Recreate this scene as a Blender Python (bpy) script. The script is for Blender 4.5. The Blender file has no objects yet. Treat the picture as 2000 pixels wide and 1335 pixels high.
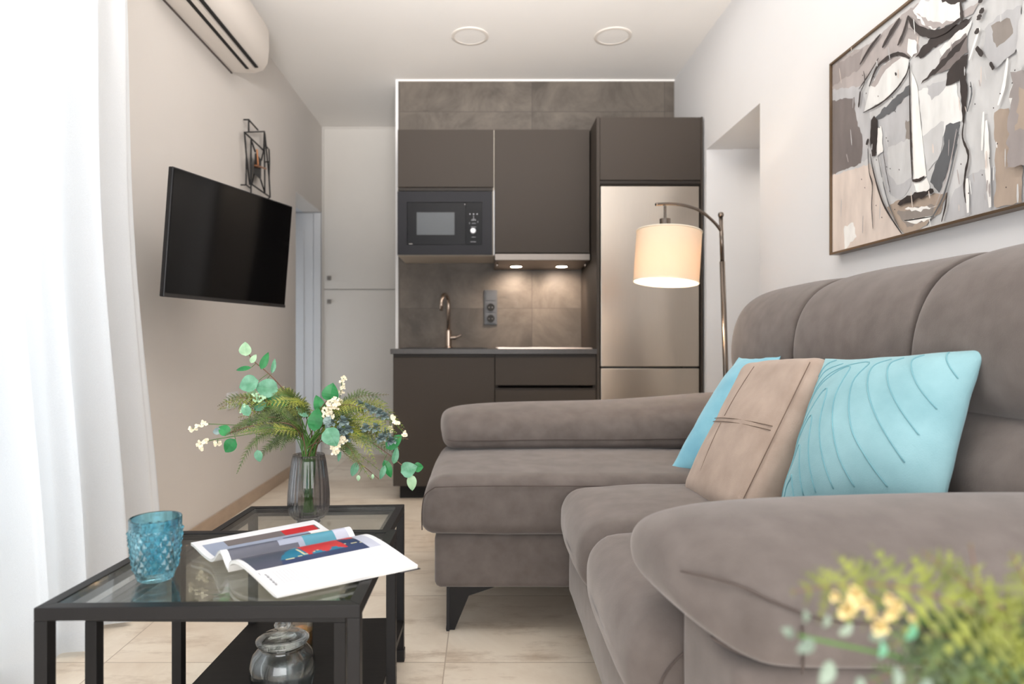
import bpy, bmesh, math, random
from mathutils import Vector, Matrix, noise
random.seed(7)
PI = math.pi
F = 1250.0; CX, CY = 945.0, 670.0; CH = 0.92      # focal length in px of a 2000x1335 frame, vanishing point, eye height
scn = bpy.context.scene
COL = scn.collection

def srgb(r, g, b):
    f = lambda c: (c/255/12.92) if c/255 <= .04045 else ((c/255+.055)/1.055)**2.4
    return (f(r), f(g), f(b), 1)

# ------------------------------------------------------------------ camera
cd = bpy.data.cameras.new('camera'); cam = bpy.data.objects.new('camera', cd); COL.objects.link(cam)
cam.location = (0, 0, CH); cam.rotation_euler = (PI/2, 0, 0)
cd.sensor_width = 36; cd.lens = F/2000*36; cd.shift_x = 55/2000; cd.shift_y = 2.5/2000
cd.clip_start = .02
cd.dof.use_dof = True; cd.dof.focus_distance = 1.65; cd.dof.aperture_fstop = 3.0
scn.camera = cam
# ------------------------------------------------------------------ world, light, exposure
w = bpy.data.worlds.new('world'); scn.world = w; w.use_nodes = True
bg = w.node_tree.nodes['Background']; bg.inputs[0].default_value = (.93, .96, 1, 1); bg.inputs[1].default_value = .8
def area(name, loc, rot, sx, sy, power, col, spread=PI):
    l = bpy.data.lights.new(name, 'AREA'); l.shape = 'RECTANGLE'; l.size = sx; l.size_y = sy
    l.energy = power; l.color = col; l.spread = spread
    o = bpy.data.objects.new(name, l); COL.objects.link(o); o.location = loc; o.rotation_euler = rot; return o
area('daylight_window', (-2.1, 1.15, 1.35), (0, -PI/2, 0), 2.5, 2.2, 35, (.88, .94, 1))
area('rear_fill', (0.1, -.9, .85), (PI/2, 0, 0), 2.3, 1.4, 48, (1, .98, .97))  # added fill light from behind the camera
area('upward_fill', (0, -.4, 1.5), (PI/2+.56, 0, 0), 1.0, .3, 46, (1, .97, .95), math.radians(66))  # unseen fill, added behind the camera to brighten the ceiling
area('overhead_fill', (-.1, 2.4, 2.66), (0, 0, 0), 1.4, 2.2, 4, (1, .94, .88))  # added downward fill for the room, belongs to no lamp
area('hall_glow', (1.9, 3.36, 1.95), (0, 0, 0), .5, .5, 2.4, (1, .90, .80))
area('kitchen_fill', (.1, 3.2, 2.66), (0, 0, 0), 1.6, .6, 6, (1, .94, .89))  # added fill over the kitchen; the round ceiling lights stay unlit
area('niche_fill', (-2.1, 4.92, 1.0), (0, -PI/2-.25, 0), 1.6, .5, 5, (.88, .94, 1))  # fill added in the left recess to lift the far niche
scn.view_settings.view_transform = 'Standard'; scn.view_settings.look = 'None'
scn.view_settings.exposure = 0.1; scn.view_settings.gamma = 1

# ------------------------------------------------------------------ materials
MATS = {}
def mat(name, col, rough=.6, metal=0, spec=.5, **k):
    if name in MATS: return MATS[name]
    m = bpy.data.materials.new(name); m.use_nodes = True; MATS[name] = m
    n = m.node_tree; b = n.nodes['Principled BSDF']
    c = srgb(*col)
    b.inputs['Base Color'].default_value = c; b.inputs['Roughness'].default_value = rough
    b.inputs['Metallic'].default_value = metal; b.inputs['Specular IOR Level'].default_value = spec
    for kk, v in k.items():
        if kk in ('nz', 'nscale', 'bump', 'bscale', 'col2', 'stretch', 'det'): continue
        b.inputs[kk.replace('_', ' ')].default_value = v
    tc = n.nodes.new('ShaderNodeTexCoord'); mp = n.nodes.new('ShaderNodeMapping')
    n.links.new(tc.outputs['Object'], mp.inputs[0]); mp.inputs['Scale'].default_value = k.get('stretch', (1, 1, 1))
    nt = n.nodes.new('ShaderNodeTexNoise'); nt.inputs['Scale'].default_value = k.get('nscale', 6); nt.inputs['Detail'].default_value = k.get('det', 5)
    n.links.new(mp.outputs[0], nt.inputs['Vector'])
    rp = n.nodes.new('ShaderNodeValToRGB'); rp.color_ramp.elements[0].position = .32; rp.color_ramp.elements[1].position = .68
    z = k.get('nz', .04)
    c2 = srgb(*k['col2']) if 'col2' in k else tuple(min(1, x*(1+z)) for x in c[:3]) + (1,)
    rp.color_ramp.elements[0].color = tuple(x*(1-z) for x in c[:3]) + (1,); rp.color_ramp.elements[1].color = c2
    n.links.new(nt.outputs[0], rp.inputs[0]); n.links.new(rp.outputs[0], b.inputs['Base Color'])
    if k.get('bump'):
        n2 = n.nodes.new('ShaderNodeTexNoise'); n2.inputs['Scale'].default_value = k.get('bscale', 200); n2.inputs['Detail'].default_value = 3
        n.links.new(mp.outputs[0], n2.inputs['Vector'])
        bp = n.nodes.new('ShaderNodeBump'); bp.inputs['Strength'].default_value = k['bump']; bp.inputs['Distance'].default_value = .002
        n.links.new(n2.outputs[0], bp.inputs['Height']); n.links.new(bp.outputs[0], b.inputs['Normal'])
    return m
def emit(name, col, s):
    m = bpy.data.materials.new(name); m.use_nodes = True; n = m.node_tree
    b = n.nodes['Principled BSDF']; b.inputs['Emission Color'].default_value = col; b.inputs['Emission Strength'].default_value = s
    b.inputs['Base Color'].default_value = (.8, .8, .8, 1); return m
def clear(name, tint, refl=1.0, gl=.0, rough=0.0, base=.0):
    """thin clear pane: transmits straight on, reflects by Fresnel; gl mixes in true refraction"""
    m = bpy.data.materials.new(name); m.use_nodes = True; n = m.node_tree; n.nodes.clear()
    o = n.nodes.new('ShaderNodeOutputMaterial'); t = n.nodes.new('ShaderNodeBsdfTransparent'); t.inputs[0].default_value = tint
    g = n.nodes.new('ShaderNodeBsdfGlossy'); g.inputs['Roughness'].default_value = rough
    fr = n.nodes.new('ShaderNodeLayerWeight'); fr.inputs[0].default_value = .35
    mu = n.nodes.new('ShaderNodeMath'); mu.operation = 'MULTIPLY_ADD'; mu.inputs[1].default_value = refl; mu.inputs[2].default_value = base; mu.use_clamp = True
    n.links.new(fr.outputs['Fresnel'], mu.inputs[0])
    mx = n.nodes.new('ShaderNodeMixShader'); n.links.new(mu.outputs[0], mx.inputs[0])
    src = t
    if gl:
        r = n.nodes.new('ShaderNodeBsdfGlass'); r.inputs['Color'].default_value = tint; r.inputs['IOR'].default_value = 1.45
        m2 = n.nodes.new('ShaderNodeMixShader'); m2.inputs[0].default_value = gl
        n.links.new(t.outputs[0], m2.inputs[1]); n.links.new(r.outputs[0], m2.inputs[2]); src = m2
    n.links.new(src.outputs[0], mx.inputs[1]); n.links.new(g.outputs[0], mx.inputs[2]); n.links.new(mx.outputs[0], o.inputs[0])
    return m
def grid_tiles(name, ca, cb, cj, axes, org, pitch, jw, rough, nscale=2.2, bump=.1, patch=None):
    """stone tiles: mottled colour with joints on a grid; axes = which two coordinates"""
    m = bpy.data.materials.new(name); m.use_nodes = True; n = m.node_tree; L = n.links.new
    b = n.nodes['Principled BSDF']; b.inputs['Roughness'].default_value = rough
    tc = n.nodes.new('ShaderNodeTexCoord'); sp = n.nodes.new('ShaderNodeSeparateXYZ'); L(tc.outputs['Object'], sp.inputs[0])
    def M(op, a, bb=None, c=None):
        q = n.nodes.new('ShaderNodeMath'); q.operation = op
        for i, v in enumerate((a, bb, c)):
            if v is None: continue
            if isinstance(v, (int, float)): q.inputs[i].default_value = v
            else: L(v, q.inputs[i])
        return q.outputs[0]
    js = []; cells = []
    for ax, o0, p in zip(axes, org, pitch):
        u = M('DIVIDE', M('SUBTRACT', sp.outputs[ax], o0), p)
        cells.append(M('FLOOR', u))
        fr = M('FRACT', u); d = M('MINIMUM', fr, M('SUBTRACT', 1.0, fr))
        js.append(M('LESS_THAN', M('MULTIPLY', d, p), jw/2))
    j = M('MAXIMUM', js[0], js[1])
    cb3 = n.nodes.new('ShaderNodeCombineXYZ'); L(cells[0], cb3.inputs[0]); L(cells[1], cb3.inputs[1])
    sc = n.nodes.new('ShaderNodeVectorMath'); sc.operation = 'SCALE'; L(cb3.outputs[0], sc.inputs[0]); sc.inputs['Scale'].default_value = 3.7
    ad = n.nodes.new('ShaderNodeVectorMath'); ad.operation = 'ADD'; L(tc.outputs['Object'], ad.inputs[0]); L(sc.outputs[0], ad.inputs[1])
    nt = n.nodes.new('ShaderNodeTexNoise'); nt.inputs['Scale'].default_value = nscale; nt.inputs['Detail'].default_value = 9; nt.inputs['Roughness'].default_value = .68
    nt.inputs['Distortion'].default_value = .6
    L(ad.outputs[0], nt.inputs['Vector'])
    rp = n.nodes.new('ShaderNodeValToRGB'); e = rp.color_ramp.elements
    e[0].position = .34; e[0].color = srgb(*ca); e[1].position = .66; e[1].color = srgb(*cb); L(nt.outputs[0], rp.inputs[0])
    colr = rp.outputs[0]
    if patch:
        mp = n.nodes.new('ShaderNodeMapping'); mp.inputs['Scale'].default_value = (.8, 2.6, 1); L(ad.outputs[0], mp.inputs[0])
        n3 = n.nodes.new('ShaderNodeTexNoise'); n3.inputs['Scale'].default_value = 3.2; n3.inputs['Detail'].default_value = 10; n3.inputs['Roughness'].default_value = .72; L(mp.outputs[0], n3.inputs['Vector'])
        r3 = n.nodes.new('ShaderNodeValToRGB'); r3.color_ramp.elements[0].position = .52; r3.color_ramp.elements[0].color = (0, 0, 0, 1)
        r3.color_ramp.elements[1].position = .70; r3.color_ramp.elements[1].color = (.75, .75, .75, 1); L(n3.outputs[0], r3.inputs[0])
        x = n.nodes.new('ShaderNodeMix'); x.data_type = 'RGBA'; L(r3.outputs[0], x.inputs[0]); L(colr, x.inputs[6]); x.inputs[7].default_value = srgb(*patch); colr = x.outputs[2]
    x = n.nodes.new('ShaderNodeMix'); x.data_type = 'RGBA'; L(j, x.inputs[0]); L(colr, x.inputs[6]); x.inputs[7].default_value = srgb(*cj); L(x.outputs[2], b.inputs['Base Color'])
    bp = n.nodes.new('ShaderNodeBump'); bp.inputs['Strength'].default_value = bump; bp.inputs['Distance'].default_value = .002
    L(M('SUBTRACT', nt.outputs[0], M('MULTIPLY', j, .8)), bp.inputs['Height']); L(bp.outputs[0], b.inputs['Normal'])
    return m
def fabric(name, ca, cb, sheen=.5, nscale=14, bump=.25, stretch=(1, 1, 1), sc=(.9, .86, .84, 1)):
    m = mat(name, ca, rough=.92, spec=.15, nz=.05, col2=cb, nscale=nscale, bump=bump, bscale=420, stretch=stretch, det=7)
    b = m.node_tree.nodes['Principled BSDF']; b.inputs['Sheen Weight'].default_value = sheen; b.inputs['Sheen Roughness'].default_value = .45
    b.inputs['Sheen Tint'].default_value = sc
    return m

WALL = mat('wall_paint', (216, 210, 204), .85, nz=.012, nscale=3, bump=.05, bscale=90)
WALLR = mat('wall_paint_white', (226, 226, 227), .85, nz=.01, nscale=3, bump=.05, bscale=90)
CEIL = mat('ceiling_paint', (241, 238, 234), .9, nz=.01, nscale=2)
SKIRT = mat('skirting_tile', (176, 156, 136), .5, nz=.08, nscale=9, stretch=(1, 1, 3))
FLOOR = grid_tiles('floor_tile', (208, 192, 172), (236, 226, 210), (178, 162, 144), (0, 1), (-.112, 1.846), (.98, .4885), .0035, .42, 1.6, .08, (160, 136, 112))
SPLASH = grid_tiles('splashback_tile', (74, 67, 60), (112, 103, 94), (66, 60, 56), (0, 2), (.327, 1.157), (.9, .4453), .003, .55, 3.0, .15)
CAB = mat('cabinet_matt', (63, 56, 50), .6, 0, .3, nz=.02, nscale=2)
CABG = mat('cabinet_grip', (44, 38, 33), .5, 0, .3, nz=.02)
CARC = mat('cabinet_underside', (196, 186, 172), .6, nz=.02)
WORK = mat('worktop_stone', (62, 58, 56), .35, nz=.12, nscale=40)
WHITE = mat('white_lacquer', (214, 210, 204), .5, nz=.01)
WHITEB = mat('white_painted_wood', (205, 207, 210), .55, nz=.01)
PLAST = mat('white_plastic', (226, 218, 210), .4, nz=.01)
BLK = mat('black_metal', (22, 21, 22), .45, 0, .3, nz=.08, nscale=30)
BLKWOOD = mat('black_brown_wood', (20, 17, 15), .6, 0, .25, nz=.3, nscale=20, stretch=(1, 8, 1))
BLKP = mat('black_plastic', (20, 20, 22), .35, nz=.05)
DARKV = mat('dark_slot', (10, 10, 10), .7, nz=.05)
STEELB = mat('brushed_dark_steel', (34, 34, 39), .5, 0, .25, nz=.04, nscale=60, stretch=(1, 1, 20))
STEEL = mat('brushed_steel', (214, 206, 196), .32, 1, nz=.03, nscale=14, stretch=(60, 60, .4), Anisotropic=.8, Anisotropic_Rotation=.25)
CHROME = mat('brushed_chrome', (205, 196, 188), .18, 1, nz=.02)
ROSE = mat('satin_nickel', (190, 172, 158), .22, 1, nz=.02)
KNOB = mat('knob_nickel', (150, 145, 140), .3, 1, nz=.02)
LAMPM = mat('lamp_nickel', (122, 112, 104), .25, 1, nz=.04)
GBLK = mat('gloss_black_glass', (12, 12, 14), .06, 0, .7, nz=.02)
MWWIN = mat('oven_window', (88, 92, 96), .25, 0, .5, nz=.02, nscale=200)
COPPER = mat('copper', (190, 130, 90), .3, 1, nz=.02)
GRAYP = mat('grey_socket_plastic', (74, 76, 80), .4, nz=.03)
SOFA = fabric('sofa_velvet', (97, 89, 85), (108, 100, 96), .35, nscale=18)
SOFAD = fabric('sofa_stitching', (84, 75, 71), (92, 82, 78), .1)
MINK = fabric('mink_suede', (158, 140, 127), (174, 156, 143), .3, nscale=12)
MINKD = fabric('mink_stitching', (112, 94, 82), (120, 102, 90), .1)
TEAL = fabric('aqua_velvet', (127, 168, 176), (144, 183, 190), .3, nscale=9, sc=(.85, .97, 1, 1))
TEALD = fabric('aqua_stitching', (114, 164, 174), (122, 172, 182), .1)
PAPER = mat('magazine_paper', (218, 219, 223), .35, 0, .4, nz=.01)
PAGE2 = mat('page_edges', (222, 220, 216), .6, nz=.04, nscale=300, stretch=(1, 1, 20))
TGLASS = clear('table_glass', (.965, .985, .975, 1), .6, base=.0)
VGLASS = clear('smoke_glass', (.80, .80, .81, 1), .7, gl=.2)
JGLASS = clear('jar_glass', (.93, .95, .95, 1), .75, gl=.35)
BGLASS = clear('blue_glass', (.60, .87, .94, 1), .9, gl=.5)
LEAF1 = mat('eucalyptus_leaf', (74, 138, 100), .5, nz=.15, nscale=40, col2=(116, 168, 140))
LEAF2 = mat('pale_leaf', (150, 192, 150), .5, nz=.1, nscale=40, col2=(178, 210, 172))
LEAF3 = mat('blue_grey_leaf', (104, 124, 128), .55, nz=.1, nscale=40, col2=(146, 164, 160))
LEAF4 = mat('deep_green_leaf', (26, 116, 58), .45, nz=.15, nscale=40, col2=(40, 134, 70))
FERN1 = mat('fern_yellow_green', (104, 112, 36), .55, nz=.3, nscale=60, col2=(150, 154, 60))
FERN2 = mat('fern_green', (50, 68, 28), .55, nz=.3, nscale=60, col2=(94, 110, 48))
STEM = mat('brown_stem', (104, 74, 56), .6, nz=.1)
STEMG = mat('green_stem', (70, 108, 40), .5, nz=.15, nscale=40)
BLOOM = mat('cream_blossom', (242, 232, 206), .6, nz=.06, nscale=80)
for m_ in (LEAF1, LEAF2, LEAF3, LEAF4, FERN1, FERN2, BLOOM):
    b_ = m_.node_tree.nodes['Principled BSDF']; b_.inputs['Subsurface Weight'].default_value = .0

# ------------------------------------------------------------------ builders
ORG = {}
def P(px, py, Y):                       # point of the place at distance Y
    return Vector(((px-CX)/F*Y, Y, CH-(py-CY)/F*Y))
def proj(p): return (CX+p[0]/p[1]*F, CY-(p[2]-CH)/p[1]*F)
def onx(px, py, X):                     # point on a side wall plane x = X
    return P(px, py, X*F/(px-CX))

def tag(o, label=None, cat=None, group=None, kind=None):
    if label: o['label'] = label
    if cat: o['category'] = cat
    if group: o['group'] = group
    if kind: o['kind'] = kind
    return o
def thing(name, label, cat, loc, group=None):
    o = bpy.data.objects.new(name, None); COL.objects.link(o); o.location = loc; o.empty_display_size = .05
    ORG[o] = Vector(loc); return tag(o, label, cat, group)
class MB:
    """collects geometry in world coordinates; build() makes ONE mesh object"""
    def __init__(s): s.v = []; s.f = []; s.m = []
    def add(s, vs, fs, mi=0):
        k = len(s.v); s.v += [Vector(a) for a in vs]; s.f += [tuple(i+k for i in f) for f in fs]; s.m += [mi]*len(fs); return s
    def box(s, x0, x1, y0, y1, z0, z1, mi=0, T=None):
        vs = [Vector((x, y, z)) for x in (x0, x1) for y in (y0, y1) for z in (z0, z1)]
        if T: vs = [T @ v for v in vs]
        return s.add(vs, [(0, 1, 3, 2), (4, 6, 7, 5), (0, 4, 5, 1), (2, 3, 7, 6), (0, 2, 6, 4), (1, 5, 7, 3)], mi)
    def quad(s, a, b, c, d, mi=0): return s.add([a, b, c, d], [(0, 1, 2, 3)], mi)
    def tube(s, pts, r, n=8, mi=0, closed=False, cap=True):
        pts = [Vector(p) for p in pts]; N = len(pts); rr = r if isinstance(r, (list, tuple)) else [r]*N
        rings = []; up = None
        for i, p in enumerate(pts):
            if closed: t = pts[(i+1) % N]-pts[i-1]
            else: t = pts[min(i+1, N-1)]-pts[max(i-1, 0)]
            t = t.normalized() if t.length > 1e-9 else Vector((0, 0, 1))
            if up is None: up = Vector((0, 0, 1)) if abs(t.z) < .9 else Vector((1, 0, 0))
            a = t.cross(up); a.normalize(); up = a.cross(t).normalized(); b = up
            rings.append([p+(a*math.cos(2*PI*j/n)+b*math.sin(2*PI*j/n))*rr[i] for j in range(n)])
        vs = [v for q in rings for v in q]; fs = []
        for i in range(N if closed else N-1):
            i2 = (i+1) % N
            for j in range(n): fs.append((i*n+j, i*n+(j+1) % n, i2*n+(j+1) % n, i2*n+j))
        if cap and not closed: fs += [tuple(range(n))[::-1], tuple((N-1)*n+j for j in range(n))]
        return s.add(vs, fs, mi)
    def lathe(s, prof, c, n=32, mi=0, rib=None, T=None):
        """prof: (radius, height) pairs about the vertical axis through c"""
        vs = []; fs = []; c = Vector(c)
        for i, (r, h) in enumerate(prof):
            for j in range(n):
                a = 2*PI*j/n; q = r*(rib(a, h) if rib else 1)
                v = Vector((q*math.cos(a), q*math.sin(a), h)); vs.append(c+(T @ v if T else v))
        for i in range(len(prof)-1):
            for j in range(n): fs.append((i*n+j, i*n+(j+1) % n, (i+1)*n+(j+1) % n, (i+1)*n+j))
        if prof[0][0] > 1e-6 and prof[0] != prof[-1]: fs.append(tuple(range(n))[::-1])
        if prof[-1][0] > 1e-6 and prof[0] != prof[-1]: fs.append(tuple((len(prof)-1)*n+j for j in range(n)))
        return s.add(vs, fs, mi)
    def loft(s, secs, mi=0, cap=True):
        n = len(secs[0]); vs = [Vector(p) for q in secs for p in q]; fs = []
        for i in range(len(secs)-1):
            for j in range(n): fs.append((i*n+j, i*n+(j+1) % n, (i+1)*n+(j+1) % n, (i+1)*n+j))
        if cap: fs += [tuple(range(n))[::-1], tuple((len(secs)-1)*n+j for j in range(n))]
        return s.add(vs, fs, mi)
    def build(s, name, m, parent=None, smooth=False, bevel=0, sub=0, label=None, fix=True, auto=None):
        base = ORG.get(parent, Vector((0, 0, 0)))
        me = bpy.data.meshes.new(name); me.from_pydata([tuple(v-base) for v in s.v], [], s.f)
        for q in (m if isinstance(m, (list, tuple)) else [m]): me.materials.append(q)
        for p, i in zip(me.polygons, s.m): p.material_index = i
        if fix:
            b = bmesh.new(); b.from_mesh(me); bmesh.ops.recalc_face_normals(b, faces=b.faces); b.to_mesh(me); b.free()
        if smooth or sub or auto:
            for p in me.polygons: p.use_smooth = True
        o = bpy.data.objects.new(name, me); COL.objects.link(o)
        if parent: o.parent = parent
        ORG[o] = base
        if auto:
            me.set_sharp_from_angle(angle=math.radians(auto))
        if bevel:
            q = o.modifiers.new('bevel', 'BEVEL'); q.width = bevel; q.segments = 3; q.limit_method = 'ANGLE'; q.angle_limit = math.radians(40)
            for p in me.polygons: p.use_smooth = True
            q.harden_normals = True
        if sub:
            q = o.modifiers.new('subdivision', 'SUBSURF'); q.levels = sub; q.render_levels = sub
        if label: o['label'] = label
        return o
def box(name, x0, x1, y0, y1, z0, z1, m, parent=None, bevel=.002, label=None):
    return MB().box(x0, x1, y0, y1, z0, z1).build(name, m, parent, bevel=bevel, label=label)
def struct(o): o['kind'] = 'structure'; return o
def soft(mb, lo, hi, r, n=22, puff=(0, 0, 0), wr=.0, T=None, seed=0, deform=None):
    """rounded, puffed upholstery block"""
    lo = Vector(lo); hi = Vector(hi); c = (lo+hi)/2; h = (hi-lo)/2; r = min(r, min(h)*.98)
    g = [math.sin((i/n*2-1)*PI/2*.92)/math.sin(PI/2*.92) for i in range(n+1)]
    idx = {}; vs = []; fs = []
    def vid(p):
        k = tuple(round(x, 5) for x in p)
        if k not in idx:
            q = Vector((p[0]*h.x, p[1]*h.y, p[2]*h.z)); cl = Vector([max(-(h[i]-r), min(h[i]-r, q[i])) for i in range(3)])
            d = q-cl
            if d.length > 1e-9:
                e = max(abs(x) for x in d); q = cl+d.normalized()*e if d.length > 0 else q
            u = Vector((q.x/h.x, q.y/h.y, q.z/h.z))
            f = [1-u[i]**2 for i in range(3)]
            q += Vector((u.x*puff[0]*f[1]*f[2], u.y*puff[1]*f[0]*f[2], u.z*puff[2]*f[0]*f[1]))
            if wr:
                nn = noise.noise_vector((q*9)+Vector((seed*3.1, 0, 0)))*wr + noise.noise_vector(q*24+Vector((seed, 5, 0)))*wr*.3
                q += nn
            q = c+q
            if deform: q = deform(q)
            if T: q = T @ q
            idx[k] = len(vs); vs.append(q)
        return idx[k]
    for ax in range(3):
        a, b = [i for i in range(3) if i != ax]
        for sgn in (-1, 1):
            for i in range(n):
                for j in range(n):
                    q = []
                    for (ii, jj) in ((i, j), (i+1, j), (i+1, j+1), (i, j+1)):
                        p = [0, 0, 0]; p[ax] = sgn; p[a] = g[ii]; p[b] = g[jj]; q.append(vid(p))
                    fs.append(tuple(q))
    return mb.add(vs, fs)
def smooth_line(pts, k=6):
    """Catmull-Rom through the points"""
    pts = [Vector(p) for p in pts]; out = []
    for i in range(len(pts)-1):
        p0 = pts[max(i-1, 0)]; p1 = pts[i]; p2 = pts[i+1]; p3 = pts[min(i+2, len(pts)-1)]
        for j in range(k):
            t = j/k
            out.append(.5*((2*p1)+(p2-p0)*t+(2*p0-5*p1+4*p2-p3)*t*t+(3*p1-p0-3*p2+p3)*t**3))
    out.append(pts[-1]); return out

# ================================================================== SETTING
XL, XR, YB, ZC = -1.34, 1.294, 4.35, 2.71
YC, Y0 = 5.29, -1.0
def S(name, mb, m, bevel=0): return struct(mb.build(name, m, bevel=bevel))
S('floor', MB().box(-2.3, 2.4, Y0, 5.6, -.1, 0), FLOOR)
S('ceiling', MB().box(-2.3, 2.4, Y0, 5.6, ZC, ZC+.1), CEIL)
WY0, WY1, WZ1 = .15, 2.02, 2.45
S('wall_left', MB().box(XL-.15, XL, WY1, 4.56, 0, ZC).box(XL-.15, XL, Y0, WY0, 0, ZC).box(XL-.15, XL, WY0, WY1, WZ1, ZC)
  .box(XL-.15, XL, 4.56, YC, 2.0, ZC), WALL)
S('wall_hall', MB().box(-2.3, XL-.0, YC+.001, YC+.12, 0, ZC).box(-2.3, XL-.15, 4.40, 4.555, 0, ZC).box(-2.3, -2.2, 4.555, YC, 0, ZC).box(-2.2, XL-.15, 4.555, YC, 2.0, 2.1), WHITEB)
S('wall_right', MB().box(XR, XR+.15, Y0, 3.0, 0, ZC).box(XR, XR+.15, 3.0, 3.72, 2.045, ZC).box(XR, XR+.15, 3.72, YB+.12, 0, ZC), WALLR)
S('wall_passage', MB().box(XR+.15, 2.3, 3.721, 3.85, 0, ZC).box(XR+.15, 2.3, 2.85, 2.999, 0, ZC).box(2.3, 2.4, 2.85, 3.85, 0, ZC).box(XR+.15, 2.3, 3.0, 3.72, 2.05, 2.15), WALLR)
S('wall_kitchen', MB().box(-.581, XR, YB, YB+.12, 0, ZC), SPLASH)
S('wall_niche', MB().box(-.60, -.5815, YB-.004, YC, 0, ZC).box(-.60, -.46, YB+.121, YC, 0, ZC).box(-.60, -.46, YC, YC+.1, 0, ZC), WALLR)
S('wall_closet', MB().box(XL, -.60, YC+.06, YC+.16, 0, ZC), WALL)
S('trim_1', MB().box(-.581, XR, YB-.006, YB-.0005, ZC-.012, ZC-.0005), CEIL)
# door into the hall on the left: jamb and leaf seen edge-on in the recess
S('trim_2', MB().box(XL-.06, XL-.001, YC-.03, YC-.001, 0, 1.995), WHITEB, .003)
d = S('door_1', MB().box(-2.1, XL-.065, YC-.022, YC-.002, .005, 1.99), WHITEB, .003)
MB().box(-2.02, XL-.14, YC-.027, YC-.0225, .2, 1.85).build('panel', WHITEB, d, bevel=.002)
# skirting of floor tile
S('baseboard_left', MB().box(XL+.0005, XL+.011, WY1+.02, 4.555, .001, .072), SKIRT, .001)
S('baseboard_right', MB().box(XR-.011, XR-.0005, .1, 2.995, .001, .072), SKIRT, .001)
S('baseboard_hall', MB().box(XR+.16, 2.28, 3.709, 3.7205, .001, .072), SKIRT, .001)
# balcony door in the left wall behind the curtain
wn = struct(MB().box(XL-.11, XL-.05, WY0, WY0+.06, 0, WZ1).box(XL-.11, XL-.05, WY1-.06, WY1, 0, WZ1).box(XL-.11, XL-.05, WY0, WY1, WZ1-.06, WZ1)
            .box(XL-.11, XL-.05, WY0, WY1, 0, .08).box(XL-.11, XL-.05, 1.02, 1.12, 0, WZ1).build('window_1', WHITE, bevel=.004))
for a, b in ((WY0+.06, 1.02), (1.12, WY1-.06)):
    MB().box(XL-.083, XL-.077, a, b, .08, WZ1-.06).build('pane', clear('window_glass', (.97, .98, .98, 1), .5), wn)
MB().tube([(XL-.05, 1.07, 1.0), (XL-.015, 1.07, 1.0), (XL-.015, 1.07, 1.13)], .008).build('window_handle', WHITE, wn, smooth=True)

# ================================================================== CLOSET
t = thing('built_in_closet', 'tall white built-in closet with two stacked doors and small square knobs', 'closet', (-.97, YC, 0))
x0, x1 = -1.325, -.605
MB().box(XL+.001, x0, YC-.0, YC+.05, 0, ZC-.001).box(x1, -.601, YC, YC+.05, 0, ZC-.001).box(x0, x1, YC, YC+.05, ZC-.014, ZC-.001).box(x0, x1, YC+.02, YC+.05, 0, ZC-.014).box(x0, x1, YC, YC+.02, 0, .05).build('carcass', WHITE, t, bevel=.001)
for z0, z1, kz in ((1.368, ZC-.017, 1.457), (.052, 1.360, 1.263)):
    dd = box('door', x0+.003, x1-.003, YC-.005, YC+.015, z0, z1, WHITE, t, .0015)
    MB().box(-1.29, -1.257, YC-.03, YC-.018, kz-.017, kz+.017).box(-1.28, -1.267, YC-.019, YC-.004, kz-.007, kz+.007).build('knob', KNOB, dd, bevel=.003)

# ================================================================== KITCHEN
YF = 3.75
def cabinet(name, label, x0, x1, y0, y1, z0, z1, group=None, carc=CAB, thick=.018):
    t = thing(name, label, 'cabinet', ((x0+x1)/2, y1, z0), group)
    q = MB().box(x0, x0+thick, y0, y1, z0, z1).box(x1-thick, x1, y0, y1, z0, z1).box(x0+thick, x1-thick, y0, y1, z0, z0+thick).box(x0+thick, x1-thick, y0, y1, z1-thick, z1).box(x0+thick, x1-thick, y1-.01, y1, z0+thick, z1-thick)
    q.build('carcass', carc, t); return t
t = cabinet('base_cabinet', 'taupe sink base cabinet with one plain door, under the tap', -.534, .064, YF+.02, YB-.002, .08, .856)
box('door', -.532, .062, YF, YF+.019, .083, .838, CAB, t, .0015)
MB().box(-.532, .062, YF+.006, YF+.019, .840, .855).build('grip_strip', CABG, t)
MB().box(-.50, .064, YF+.06, YF+.075, .0, .079).build('plinth', DARKV, t)
t = cabinet('base_cabinet', 'taupe base cabinet with stacked drawers, under the hob', .065, .660, YF+.02, YB-.002, .08, .856)
for z0, z1 in ((.674, .838), (.36, .645), (.083, .335)):
    dd = box('drawer', .067, .657, YF, YF+.019, z0, z1, CAB, t, .0015)
    MB().box(.067, .657, YF+.005, YF+.0185, z1-.001, z1+.018 if z1 > .8 else z1+.012).build('grip_strip', CABG, dd)
MB().box(.065, .66, YF+.06, YF+.075, .0, .079).build('plinth', DARKV, t)
t = thing('worktop', 'dark grey stone worktop above the taupe base cabinets', 'countertop', (.06, 4.04, .857))
box('slab', -.546, .661, YF-.02, YB-.001, .857, .887, WORK, t, .002)
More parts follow.
